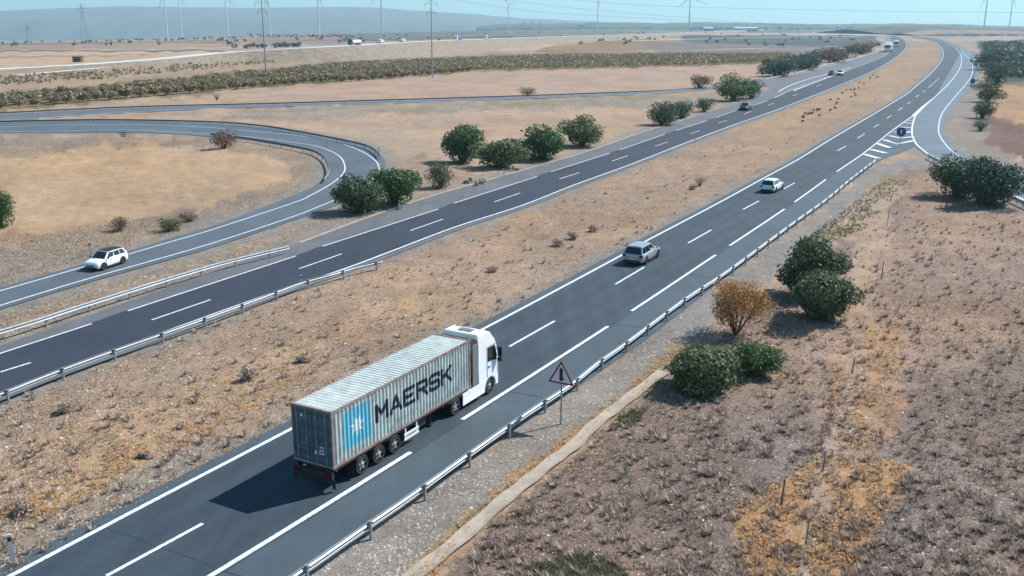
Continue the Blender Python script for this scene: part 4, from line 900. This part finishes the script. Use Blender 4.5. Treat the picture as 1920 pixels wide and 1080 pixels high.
wc = car('car', 4.5, 1.82, 1.46, 'white', 'white', 'saloon')
place_car(wc, 1575, 141, head_px((1610, 128), (1540, 153)), 1.55, 'small white oncoming car by the far chevrons')
# ---------------------------------------------------------------- container lorry
S0, T0 = 31.96, 5.54
lor = empty('container_lorry', RD(S0, T0, .006), RZ-KC*38)
tag(lor, 'white cab articulated lorry with low trailer driving away in the near lane', 'lorry')
def axle_wheels(x, root, r=.50, twin=True, rimm='rim_steel'):
    for sg in (1, -1):
        wheel(root, x, sg*1.20, r, .34 if not twin else .58, sg, rimm, dish=.06 if not twin else -.0, n=26)
for x in (2.15, 3.5, 4.85): axle_wheels(x, lor, twin=False)
axle_wheels(10.62, lor, .5, True)
axle_wheels(14.38, lor, .5, False)
mb = MB()
for sg in (1, -1): mb.box((.1, sg*.48-.08, .72), (11.9, sg*.48+.08, 1.10))
for x in (.15, 2.1, 4.2, 6.6, 9.2, 11.7): mb.box((x, -1.2, .93), (x+.16, 1.2, 1.11))
for sg in (1, -1): mb.box((.1, sg*1.12-.05, .98), (12.0, sg*1.12+.06, 1.10))
mb.build('trailer_frame', M['chassis'], lor)
mb = MB()
for x in (2.15, 3.5, 4.85, 10.62, 14.38): mb.tube((x, -1.0, .5), (x, 1.0, .5), .09)
for x in (2.15, 3.5, 4.85): mb.box((x-.35, -.66, .56), (x+.35, -.40, .74)); mb.box((x-.35, .40, .56), (x+.35, .66, .74))
mb.build('axle', M['chassis'], lor)
mb = MB(); mb.box((-.06, -1.22, .42), (.04, 1.22, .56)); mb.box((-.10, -1.18, .60), (.02, 1.18, .92)); mb.box((-.05, -1.0, .5), (.25, -.9, 1.0)); mb.box((-.05, .9, .5), (.25, 1.0, 1.0)); mb.build('rear_underrun_bar', M['chassis'], lor)
for sg in (1, -1):
    mb = MB(); mb.box((-.125, sg*.95-.22, .66), (-.10, sg*.95+.22, .84)); mb.build('tail_light', M['red'], lor)
    mb = MB(); mb.box((1.42, sg*1.2-.012 if sg > 0 else -1.2-.012, .10), (1.46, sg*1.2+.012, .60)); mb.add([(1.44, sg*.85, .12), (1.44, sg*1.22, .12), (1.44, sg*1.22, .85), (1.44, sg*.85, .85)], [[0, 1, 2, 3]]); mb.build('mud_flap', M['black'], lor)
    mb = MB(); mb.box((-.02, sg*1.18-.10, .12), (.0, sg*1.18+.08, .62)); mb.build('rear_flap', M['black'], lor)
    # mudguards over the trailer wheels
    for x in (2.15, 3.5, 4.85):
        mb = MB(); v = []
        for q in range(9):
            a = math.pi*q/8; v += [(x+.58*math.cos(a), sg*.86, .5+.56*math.sin(a)), (x+.58*math.cos(a), sg*1.2, .5+.56*math.sin(a))]
        mb.add(v, [[2*q, 2*q+1, 2*q+3, 2*q+2] for q in range(8)]); mb.build('mudguard', M['black'], lor)
    mb = MB(); mb.box((5.65, sg*1.20-.02, .60), (6.95, sg*1.20+.02, .74)); mb.box((5.65, sg*1.20-.02, .36), (6.95, sg*1.20+.02, .50)); mb.box((5.75, sg*1.17-.03, .34), (5.83, sg*1.17+.02, 1.0)); mb.box((6.75, sg*1.17-.03, .34), (6.83, sg*1.17+.02, 1.0)); mb.build('side_guard', M['white'], lor)
    mb = MB(); mb.tube((8.6, sg*.8, .15), (8.6, sg*.8, 1.0), .07); mb.box((8.45, sg*.8-.12, .10), (8.75, sg*.8+.12, .15)); mb.build('landing_leg', M['chassis'], lor)
mb = MB(); mb.box((7.1, -1.0, .45), (7.9, -.5, .95)); mb.build('tool_box', M['chassis'], lor, bevel=.02)
mb = MB(); mb.tube((5.3, .7, .65), (6.6, .7, .65), .22, n=14); mb.build('air_tank', M['chassis'], lor)
# tractor
mb = MB()
for sg in (1, -1): mb.box((9.9, sg*.42-.05, .62), (15.0, sg*.42+.05, .88))
mb.box((9.95, -1.15, .86), (11.4, -.62, .99)); mb.box((9.95, .62, .86), (11.4, 1.15, .99)); mb.box((10.2, -.5, .88), (11.3, .5, 1.05)); mb.build('tractor_frame', M['chassis'], lor)
for sg in (1, -1):
    mb = MB(); mb.box((11.30, sg*1.23-.02, .30), (13.72, sg*1.23+.02, 1.02)); mb.box((11.30, sg*1.0-.2, .92), (13.72, sg*1.0+.2, .98)); mb.build('side_skirt', M['cab'], lor, bevel=.01)
    mb = MB(); mb.box((12.45, sg*1.19-.03, 1.02), (13.10, sg*1.19+.03, 3.55)); mb.build('side_deflector', M['cab_grey'], lor, bevel=.02)
def cabshape(y):
    return [(13.08, .98), (13.08, 3.78), (13.25, 3.93), (13.9, 3.97), (14.45, 3.86), (14.92, 3.35), (15.10, 2.95), (15.27, 2.2), (15.36, 1.5), (15.38, .42), (14.98, .42), (14.94, .75), (14.78, .98), (14.38, 1.10), (13.98, .98), (13.80, .72), (13.76, .60), (13.08, .60)]
mb = MB(); P = cabshape(0); ring = []
for y, sx, sz in ((-1.24, .10, .05), (-1.20, .04, .02), (-1.08, 0, 0), (0, -.04, -.03), (1.08, 0, 0), (1.20, .04, .02), (1.24, .10, .05)):
    ring.append([(min(x, 15.38-sx) if x > 15 else x, y*(1-.05*max(0, (z-2.2)/1.8)), z-sz*(1 if z > 3 else 0)) for x, z in P])
n = len(P); v = [p for r_ in ring for p in r_]
mb.add(v, [[i*n+j, i*n+(j+1) % n, (i+1)*n+(j+1) % n, (i+1)*n+j] for i in range(6) for j in range(n)]); 
for e in (0, 6):
    q = [Vector(p) for p in ring[e]]; tr_ = tessellate_polygon([q]); mb.add(q, [list(t) for t in tr_])
mb.build('cab', M['cab'], lor, bevel=.02)
mb = MB(); mb.box((13.02, -1.12, 1.05), (13.065, 1.12, 3.74)); mb.build('cab_rear_wall', M['cab_grey'], lor)
mb = MB(); mb.box((13.05, -1.10, 3.90), (13.30, 1.10, 4.03)); mb.box((13.30, -1.10, 3.955), (14.1, -.98, 4.03)); mb.box((13.30, .98, 3.955), (14.1, 1.10, 4.03)); mb.build('roof_fairing', M['cab'], lor, bevel=.02)
mb = MB(); mb.box((13.5, -.45, 3.975), (13.95, .45, 4.02)); mb.build('roof_hatch', M['cab_grey'], lor, bevel=.015)
mb = MB()
mb.add([(15.115, -1.05, 2.93), (15.285, -1.08, 2.15), (15.345, -1.08, 1.85), (15.345, 1.08, 1.85), (15.285, 1.08, 2.15), (15.115, 1.05, 2.93)], [[0, 1, 4, 5], [1, 2, 3, 4]]); mb.build('windscreen', M['glass'], lor)
mb = MB(); mb.box((15.385, -.9, .8), (15.40, .9, 1.55)); mb.build('grille', M['black'], lor)
mb = MB(); mb.box((15.0, -1.0, 2.95), (15.32, 1.0, 3.02)); mb.build('sun_visor', M['black'], lor, bevel=.02)
for sg in (1, -1):
    yy = lambda z: sg*(1.253*(1-.05*max(0, (z-2.2)/1.8)))
    mb = MB(); q = [(14.10, 2.92), (14.10, 2.12), (15.05, 1.98), (15.14, 2.2), (14.95, 2.92)]; mb.add([(a, yy(b), b) for a, b in q], [[0, 1, 2, 3, 4]]); mb.build('side_window', M['glass'], lor)
    mb = MB()
    for a, b, c_, d in ((14.02, 1.15, 14.04, 3.0), (14.04, 3.0, 15.0, 3.02), (15.2, 1.1, 15.22, 2.0)): mb.box((a, yy(1)-.004, b), (max(c_, a+.025), yy(1)+.004, d if d-b > .03 else b+.025))
    mb.build('door_seam', M['black'], lor)
    mb = MB(); mb.box((14.12, yy(1)-.02, 1.72), (14.34, yy(1)+.03, 1.78)); mb.build('door_handle', M['black'], lor)
    mb = MB(); mb.box((15.10, sg*1.44-.13, 2.15), (15.24, sg*1.44+.13, 2.75)); mb.box((15.10, sg*1.44-.12, 1.85), (15.22, sg*1.44+.12, 2.10)); mb.tube((15.15, sg*1.2, 2.7), (15.17, sg*1.44, 2.7), .025); mb.tube((15.15, sg*1.2, 2.0), (15.17, sg*1.44, 2.0), .025); mb.build('mirror', M['black'], lor, bevel=.02)
    mb = MB(); mb.box((14.9, sg*.98-.18, .55), (15.40, sg*.98+.2, .72)); mb.build('headlight', M['lamp'], lor, bevel=.02)
    mb = MB(); pts_ = [(14.38+.62*math.cos(math.pi*q/12), .52+.60*math.sin(math.pi*q/12)) for q in range(13)]; pin = [(14.38+.54*math.cos(math.pi*q/12), .52+.52*math.sin(math.pi*q/12)) for q in range(13)]
    v = [(a, sg*1.0, b) for a, b in pts_]+[(a, sg*1.255, b) for a, b in pts_]+[(a, sg*1.255, b) for a, b in pin]; mb.add(v, [[i, i+1, 14+i, 13+i] for i in range(12)]+[[13+i, 14+i, 27+i, 26+i] for i in range(12)]); mb.build('wheel_arch', M['cab_grey'], lor)
# ---------------------------------------------------------------- container
con = empty('shipping_container', RD(S0, T0, .006), RZ-KC*38)
tag(con, 'pale grey corrugated forty foot container with dark lettering and blue star square', 'container')
CL, CW, Z0, Z1 = 12.19, 1.22, 1.12, 4.02
LET = {'M': ([(0, 0), (0, 1), (.5, .35), (1, 1), (1, 0)],), 'A': ([(0, 0), (.5, 1), (1, 0)], [(.2, .28), (.8, .28)]), 'E': ([(1, 1), (0, 1), (0, 0), (1, 0)], [(0, .5), (.85, .5)]),
       'R': ([(0, 0), (0, 1), (.88, 1), (1, .88), (1, .62), (.88, .5), (0, .5)], [(.5, .5), (1, 0)]), 'S': ([(1, .82), (1, .95), (.9, 1), (.1, 1), (0, .9), (0, .6), (.1, .5), (.9, .5), (1, .4), (1, .1), (.9, 0), (.1, 0), (0, .08), (0, .2)],), 'K': ([(0, 0), (0, 1)], [(.95, 1), (.1, .42)], [(.35, .6), (1, 0)])}
def sd(px, pz, a, b):
    ux, uz = b[0]-a[0], b[1]-a[1]; t = max(0, min(1, ((px-a[0])*ux+(pz-a[1])*uz)/(ux*ux+uz*uz))); return math.hypot(px-a[0]-t*ux, pz-a[1]-t*uz)
LX0, LZ0, LH, LWd, PIT = 3.45, 2.28, .80, .84, 1.175
def face_mat(x, z):
    for i, ch in enumerate('MAERSK'):
        u = x-(LX0+i*PIT)
        if -.15 < u < LWd+.15 and LZ0-.15 < z < LZ0+LH+.15:
            for pl in LET[ch]:
                for a, b in zip(pl[:-1], pl[1:]):
                    if sd(u, z-LZ0, (a[0]*LWd, a[1]*LH), (b[0]*LWd, b[1]*LH)) < .105: return 1
    if .85 < x < 2.95 and 1.72 < z < 3.62:
        dx, dz = x-1.9, z-2.67; a = math.atan2(dz, dx)+math.pi/2; rr = math.hypot(dx, dz); k = abs(((a/(2*math.pi/7)) % 1)-.5)*2
        return 3 if rr < .26+.34*k**2.2 else 2
    return 0
def corr(x, dpt=.055, per=.29):
    f = (x/per) % 1; return dpt*(0 if f < .30 else (f-.30)/.15 if f < .45 else 1 if f < .80 else (1-f)/.20)
def wall(side, fine):
    dx = .036 if fine else .0725; nx_ = int((CL-.24)/dx); nz_ = int((Z1-Z0-.26)/.036) if fine else 1; xs_ = [.12+(CL-.24)*i/nx_ for i in range(nx_+1)]; zs_ = [Z0+.14+(Z1-Z0-.26)*j/nz_ for j in range(nz_+1)]
    v = [(x, side*(CW-.012-corr(x)), z) for x in xs_ for z in zs_]; k = nz_+1; f, mm = [], []
    for i in range(nx_):
        for j in range(nz_):
            f.append([i*k+j, (i+1)*k+j, (i+1)*k+j+1, i*k+j+1]); mm.append(face_mat((xs_[i]+xs_[i+1])/2, (zs_[j]+zs_[j+1])/2) if fine else 0)
    me = pydata('side_wall', v, f); me.polygons.foreach_set('material_index', mm)
    return new_obj('side_wall', me, [M['c_side'], M['c_text'], M['c_blue'], M['c_star']], con)
wall(-1, True); wall(1, False)
nx_ = int((CL-.24)/.0725); v = []
for i in range(nx_+1):
    x = .12+(CL-.24)*i/nx_; z = Z1-.012-corr(x, .05, .29); v += [(x, -CW+.06, z), (x, CW-.06, z)]
mb = MB(); mb.add(v, [[2*i, 2*i+1, 2*i+3, 2*i+2] for i in range(nx_)]); mb.build('roof', M['c_roof'], con)
mb = MB()
for sg in (1, -1):
    for x in (0, CL-.12):
        mb.box((x, sg*CW-.07 if sg > 0 else -CW, Z0), (x+.12, CW if sg > 0 else -CW+.07, Z1)); 
        for z in (Z0-.004, Z1-.11): mb.box((x-.004, sg*CW-.10 if sg > 0 else -CW-.006, z), (x+.17, CW+.006 if sg > 0 else -CW+.10, z+.12))
    mb.box((.12, sg*CW-.05 if sg > 0 else -CW+.002, Z0+.002), (CL-.12, CW-.002 if sg > 0 else -CW+.05, Z0+.14)); mb.box((.12, sg*CW-.05 if sg > 0 else -CW+.003, Z1-.12), (CL-.12, CW-.003 if sg > 0 else -CW+.05, Z1-.004))
for x in (.002, CL-.11): mb.box((x, -CW+.07, Z0+.003), (x+.10, CW-.07, Z0+.13)); mb.box((x, -CW+.07, Z1-.12), (x+.10, CW-.07, Z1-.003))
mb.build('frame', M['c_frame'], con)
mb = MB(); mb.box((CL-.07, -CW+.07, Z0+.12), (CL-.03, CW-.07, Z1-.11)); mb.box((.15, -CW+.06, Z0+.02), (CL-.15, CW-.06, Z0+.09)); mb.build('front_wall', M['c_side'], con)
for sg in (1, -1):
    mb = MB(); a, b = (0.012, CW-.075) if sg > 0 else (-CW+.075, -.012); v = []
    ks = 24
    for k in range(ks+1):
        z = Z0+.15+(Z1-Z0-.29)*k/ks; d = .025 if (k % 6) in (2, 3, 4) else 0; v += [(.03+d, a, z), (.03+d, b, z)]
    mb.add(v, [[2*i, 2*i+1, 2*i+3, 2*i+2] for i in range(ks)]); d_ = mb.build('door', M['c_door'], con)
    for q in (.28, .78):
        y = a+(b-a)*q; mb = MB(); mb.tube((.005, y, Z0+.1), (.005, y, Z1-.08), .022)
        for z in (Z0+.3, Z0+1.2, Z1-.5): mb.box((-.012, y-.06, z), (.03, y+.06, z+.07))
        mb.box((-.03, y-.03, Z0+.75), (-.005, y+.32*(1 if q < .5 else -1)*(1 if sg > 0 else 1), Z0+.79)); mb.build('lock_rod', M['post'], d_)
mb = MB()
for i, w_ in enumerate((.34, .30, .26)): mb.box((.001, -.70, Z0+.62+i*.16), (.006, -.70+w_, Z0+.70+i*.16))
mb.box((.001, -.24, Z0+.58), (.006, -.10, Z0+.76)); mb.box((.001, .5, Z1-.55), (.006, .66, Z1-.42)); mb.build('door_marking', M['sign_white'], con)
M['rust'] = mat('rust', (.20, .085, .045), .9, noise=.4, scale=9)
mb = MB()
for k in range(46):
    x = random.uniform(.2, 11.9); w_ = random.uniform(.015, .05); h_ = random.uniform(.1, .6); top = random.random() < .6; z = Z1-.125 if top else Z0+.14+h_
    y = -(CW-.012-corr(x))-.002; x = round(x/.29)*.29+.04+random.random()*.03; y = -CW+.009
    mb.add([(x, y, z), (x+w_, y, z), (x+w_*.6, y, z-h_), (x+w_*.3, y, z-h_)], [[0, 1, 2, 3]])
mb.build('rust_streaks', M['rust'], con)
mb = MB()
for i, w_ in enumerate((.09, .09, .09, .09, .07, .07, .07, .07)): mb.box((11.05+i*.10, -CW-.0065, Z1-.09), (11.05+i*.10+w_*.7, -CW-.0055, Z1-.04))
mb.build('side_marking', M['c_text'], con)
# ---------------------------------------------------------------- distant lorries
def lorry(name, L_, H, boxm, cabm, tank=False):
    root = empty(name); mb = MB()
    mb.box((-L_/2, -.5, .7), (L_/2-2, .5, 1.05)); mb.build('chassis', M['chassis'], root)
    mb = MB()
    if tank:
        n = 16; v = []
        for x, s in ((-L_/2, .7), (-L_/2+.25, .95), (-L_/2+.6, 1), (L_/2-3.4, 1), (L_/2-3.05, .95), (L_/2-2.8, .7)):
            v += [(x, 1.22*s*math.cos(2*math.pi*k/n), 2.35+1.15*s*math.sin(2*math.pi*k/n)) for k in range(n)]
        mb.add(v, [[i*n+k, i*n+(k+1) % n, (i+1)*n+(k+1) % n, (i+1)*n+k] for i in range(5) for k in range(n)]+[list(range(n)), list(range(5*n, 6*n))]); mb.build('tank', M[boxm], root, smooth=False)
    else:
        mb.box((-L_/2, -1.25, 1.1), (L_/2-2.6, 1.25, H)); mb.build('cargo_box', M[boxm], root, bevel=.05)
        mb = MB(); 
        for sg in (1, -1): mb.box((-L_/2-.03, sg*.62-.56, 1.2), (-L_/2-.006, sg*.62+.56, H-.12))
        mb.build('rear_door', M['cab_grey'], root)
    mb = MB(); mb.prism([(L_/2-2.3, .6), (L_/2-2.3, H-.2), (L_/2-1.6, H-.1), (L_/2-.35, 2.9), (L_/2, 1.8), (L_/2, .4), (L_/2-2.3, .45)], 'y', -1.22, 1.22); mb.build('cab', M[cabm], root, bevel=.05)
    mb = MB(); mb.add([(L_/2-.30, -1.05, 2.85), (L_/2+.01, -1.05, 1.85), (L_/2+.01, 1.05, 1.85), (L_/2-.30, 1.05, 2.85)], [[0, 1, 2, 3]]); mb.build('windscreen', M['glass'], root)
    for x in (-L_/2+1.4, -L_/2+2.7, -L_/2+4.0, L_/2-4.2, L_/2-1.2):
        for sg in (1, -1): wheel(root, x, sg*1.2, .5, .3, sg, 'rim_steel', n=12)
    mb = MB(); 
    for sg in (1, -1): mb.box((L_/2-.35, sg*1.35-.1, 2.0), (L_/2-.2, sg*1.35+.1, 2.7))
    mb.build('mirror', M['black'], root)
    return root
M['blue_paint'] = mat('blue_tarpaulin', (.06, .16, .36), .5, noise=.2, scale=.5)
def put(o, p, rz, sc, label, group=None): o.location = p; o.rotation_euler = (0, 0, rz); o.scale = (sc, sc, sc); return tag(o, label, 'lorry', group)
def fheading(x0, z0, x1, z1): return head_px(x0, x1)
o = put(lorry('lorry', 15, 3.9, 'white', 'cab'), G(1665, 97, .01), head_px((1640, 112), (1690, 86))+math.pi, 1.9, 'white box lorry on the far carriageway just before the bend', 'far lorries')
o = put(lorry('lorry', 14, 3.9, 'cab_grey', 'cab'), G(1680, 88, .01), head_px((1668, 98), (1692, 78))+math.pi, 1.8, 'darker lorry with a pale cab behind the white box lorry at the bend', 'far lorries')
def onF(x):
    """point and heading on the raised far road at photo column x"""
    b = min(range(1, len(fp)-1), key=lambda i: abs(PX(*fp[i])[0]-x)); t = fp[b+1]-fp[b-1]; return fp[b].copy(), math.atan2(t.y, t.x)
for x, kind, lab, L_ in ((672, 'white', 'white tanker lorry with dark cab on the raised far road', 14), (852, 'blue_paint', 'blue covered lorry on the raised far road, left of the two blue ones', 15), (902, 'blue_paint', 'blue covered lorry on the raised far road, right of the two blue ones', 13)):
    p, r_ = onF(x); p.z += .02; put(lorry('lorry', L_, 3.8, kind, 'darkcar' if kind == 'white' else 'cab', tank=kind == 'white'), p, r_+math.pi, 1.0, lab, 'far lorries')
# ---------------------------------------------------------------- small far buildings
M['shed_white'] = mat('render_white', (.66, .66, .64), .8, noise=.15, scale=.3)
M['shed_brown'] = mat('brown_brick', (.20, .12, .08), .9, noise=.4, scale=2)
def shed(name, p, rz, w_, d, h, m, label, cat='building', doors=2):
    o = empty(name, p, rz); tag(o, label, cat); mb = MB(); mb.box((-w_/2, -d/2, -.3), (w_/2, d/2, h)); mb.build('wall', M[m], o)
    mb = MB(); mb.prism([(-d/2-.3, h-.02), (d/2+.3, h-.02), (0, h+d*.16)], 'x', -w_/2-.3, w_/2+.3); mb.build('roof', M['c_roof'] if m == 'shed_white' else M['shed_brown'], o)
    for k in range(doors):
        x = -w_/2+w_*(k+.5)/doors; mb = MB(); mb.box((x-w_/doors*.28, -d/2-.05, 0), (x+w_/doors*.28, -d/2-.01, h*.72)); mb.build('door', M['black'], o)
    return o
cr_ = MB()
for k in range(150):
    g = G(random.uniform(470, 655), random.uniform(69.5, 74), 0); g.z = 4; w_ = random.uniform(.6, 2.2); cr_.box((g.x-w_, g.y-.8, 3), (g.x+w_, g.y+.8, 4+random.uniform(.8, 2.2)), random.randrange(3))
tag(cr_.build('stacked_crates', [M['shed_white'], mat('faded_red', (.35, .06, .07), .6), mat('pinkish', (.42, .24, .24), .7)]), 'thin strip of small red and white stacked objects beyond the raised far road', 'crates', kind='stuff')
p, r_ = onF(712); shed('shed', Vector((p.x, p.y+14, 7)), r_, 6, 4, 3.6, 'shed_white', 'small white shed with two dark openings right of the tanker')
p, r_ = onF(760); shed('shed', Vector((p.x, p.y+14, 7)), r_, 6, 4, 3.6, 'shed_white', 'second small white shed with two dark openings beyond the first')
for x in (712, 760): pass
shed('hut', G(147, 116), 0, 5, 4, 3.0, 'shed_brown', 'small brown hut in the tan field at far left', doors=1)
shed('warehouse', G(1398, 58.5), .1, 85, 22, 11, 'shed_white', 'long low white warehouse below the skyline right of centre', doors=7)
shed('warehouse', G(1328, 60), 0, 30, 18, 12, 'shed_white', 'smaller pale warehouse left of the long white one', doors=3)
# ---------------------------------------------------------------- wind turbines, pylons, cables
def turbine(x, D, hub, bl, rot, label):
    X = (x-960)/FPX*D/cp*1.0; o = empty('wind_turbine', (X, D, 0)); tag(o, label, 'wind turbine', 'wind turbines on the horizon')
    mb = MB(); mb.tube((0, 0, -104 if x < 1140 else -5), (0, 0, hub), 2.6, 1.4, 14); mb.build('tower', M['turbine'], o)
    mb = MB(); mb.box((-1.8, -3.5, hub-1.8), (1.8, 7, hub+2.0)); mb.build('nacelle', M['turbine'], o, bevel=.5)
    mb = MB(); mb.tube((0, -3.4, hub), (0, -6, hub), 1.9, .6, 12); mb.build('rotor_hub', M['turbine'], o)
    for k in range(3):
        a = math.radians(rot+120*k); d = Vector((math.sin(a), 0, math.cos(a))); n_ = Vector((d.z, 0, -d.x)); c0 = Vector((0, -4.6, hub)); mb = MB(); v = []
        for f, wv, th in ((.02, .9, .9), (.10, 1.3, .7), (.22, 2.1, .45), (.6, 1.2, .25), (1, .25, .1)):
            c = c0+d*bl*f; v += [c-n_*wv*.4, c+Vector((0, -th, 0)), c+n_*wv, c+Vector((0, th, 0))]
        mb.add(v, [[4*i+j, 4*i+(j+1) % 4, 4*i+4+(j+1) % 4, 4*i+4+j] for i in range(4) for j in range(4)]+[[0, 1, 2, 3], [16, 17, 18, 19]]); mb.build('blade', M['turbine'], o)
def txD(x, D): return x
for x, D, hub, bl, rot, lab in [(357, 2500, 96, 46, 200, 'leftmost wind turbine in the row behind the raised far road'), (382, 2900, 108, 46, 150, 'wind turbine directly right of the leftmost'), (463, 2600, 98, 46, 20, 'wind turbine third from the left'), (537, 2700, 100, 46, 75, 'wind turbine fourth from the left'),
        (623, 2450, 98, 46, 40, 'wind turbine fifth from the left'), (733, 2350, 102, 50, 215, 'wind turbine with a blade dipping to its left, sixth from the left'), (954, 4600, 110, 46, 80, 'small whole wind turbine left of centre with its rotor in view'), (1109, 4300, 128, 52, 285, 'small wind turbine between the whole one and the tall central one'),
        (1269, 3000, 101, 60, 232, 'tall central wind turbine with one blade pointing down left'), (1784, 3000, 112, 50, 90, 'bare tower wind turbine at the upper right, left of two'), (1828, 3600, 118, 50, 160, 'wind turbine at the upper right, right of two')]:
    turbine(x, D, hub, bl, rot, lab)
def pylon(x, D, h, wb, label, slim=False, arms=((.80, 1), (.90, .8), (1.0, .55)), aw=7):
    X = (x-960)/FPX*D/cp; o = empty('pylon', (X, D, 0), .25); tag(o, label, 'pylon', 'electricity pylons'); mb = MB(); r = .11 if not slim else .09
    if slim: mb.tube((0, 0, -1), (0, 0, h), .34, .16, 10)
    else:
        lv = [0, .22, .42, .58, .72, .84, 1]; wd = lambda f: wb*(1-f)**1.1/2+.5
        for i in range(len(lv)-1):
            a, b = lv[i], lv[i+1]; A, B_ = wd(a), wd(b)
            cs = [(1, 1), (1, -1), (-1, -1), (-1, 1)]
            for k in range(4):
                c, d = cs[k], cs[(k+1) % 4]; mb.tube((c[0]*A, c[1]*A, a*h), (c[0]*B_, c[1]*B_, b*h), r, n=4)
                mb.tube((c[0]*A, c[1]*A, a*h), (d[0]*B_, d[1]*B_, b*h), r*.7, n=4); mb.tube((d[0]*A, d[1]*A, a*h), (c[0]*B_, c[1]*B_, b*h), r*.7, n=4)
    mb.build('mast', M['lattice'], o)
    for f, s in arms:
        mb = MB(); z = f*h-.5; mb.tube((-aw*s, 0, z), (aw*s, 0, z), r, n=4)
        for sg in (1, -1): mb.tube((0, 0, z+1.6), (sg*aw*s, 0, z), r*.8, n=4); mb.tube((sg*aw*s, 0, z), (sg*aw*s, 0, z-1.6), r, n=5)
        mb.build('crossarm', M['lattice'], o)
    return o
pylon(212, 1290, 47, 8, 'tall lattice pylon at the upper left standing before the hills', aw=9)
pylon(15, 900, 17, 5, 'lattice pylon at the left picture edge', arms=((.85, 1), (1.0, .7)), aw=5)
pylon(44, 1150, 20, 6, 'second smaller lattice pylon near the left picture edge', arms=((.85, 1), (1.0, .7)), aw=5)
pylon(114, 1240, 20, 6, 'faint lattice pylon between the tall one and the left pair', arms=((.85, 1), (1.0, .7)), aw=5)
for x, y, lab in ((500, 150, 'slim dark power pole rising from the orchard edge, left of two'), (811, 146, 'slim dark power pole rising from the pink field edge, right of two')):
    g = G(x, y); o = pylon(x, g.y, 31, 1, lab, slim=True, arms=((.86, .7), (.97, 1)), aw=2.6); o.location = (g.x, g.y, 0)
for k, (x, D) in enumerate(((981, 3000), (995, 3200), (1008, 2900), (1556, 3800), (1640, 3500), (1370, 3900))):
    pylon(x, D, 34, 7, 'tiny lattice pylon on the skyline '+['left of three close together', 'middle of three close together', 'right of three close together', 'right of the white warehouse', 'near the end of the wood', 'above the white warehouse'][k], aw=6, arms=((.8, 1), (.95, .8)))
def cable(pts, D, label):
    P = [Vector(((x-960)/FPX*D, D*cp, HC+(47.2-y)/FPX*D)) for x, y in pts]; mb = MB(); Q = cr(P, 6)
    for a, b in zip(Q[:-1], Q[1:]): mb.tube(a, b, .045, n=4)
    tag(mb.build('power_line', M['wire'], None), label, 'cable', 'overhead power lines')
cable([(480, -45), (811, -22), (1100, 8), (1280, 17), (1500, 22), (1700, 25), (1960, 27)], 420, 'upper thin cable crossing the sky to the right edge')
cable([(811, -5), (960, 7), (1060, 18), (1180, 28), (1280, 36), (1400, 45), (1500, 50)], 430, 'lower thin cable sagging toward the white warehouse')
cable([(1000, -6), (1280, 1), (1600, 4), (1960, 2)], 440, 'topmost thin cable along the upper picture edge')
cable([(811, -2), (1000, 24), (1200, 36), (1320, 42), (1500, 46)], 470, 'faint lowest cable behind the middle turbines')
# ---------------------------------------------------------------- air
hz = MB(); hz.box((-16500, -600, -113), (19000, 16000, 420)); ho = hz.build('haze', [], None)
hm = bpy.data.materials.new('air'); hm.use_nodes = True; N = hm.node_tree.nodes; Lk = hm.node_tree.links
N.remove(N['Principled BSDF']); pv_ = N.new('ShaderNodeVolumePrincipled'); pv_.inputs['Color'].default_value = (.58, .86, 1, 1); pv_.inputs['Density'].default_value = .0001; pv_.inputs['Anisotropy'].default_value = .2
Lk.new(pv_.outputs[0], N['Material Output'].inputs['Volume']); ho.data.materials.append(hm); tag(ho, 'thin bluish air haze', 'haze', kind='stuff')
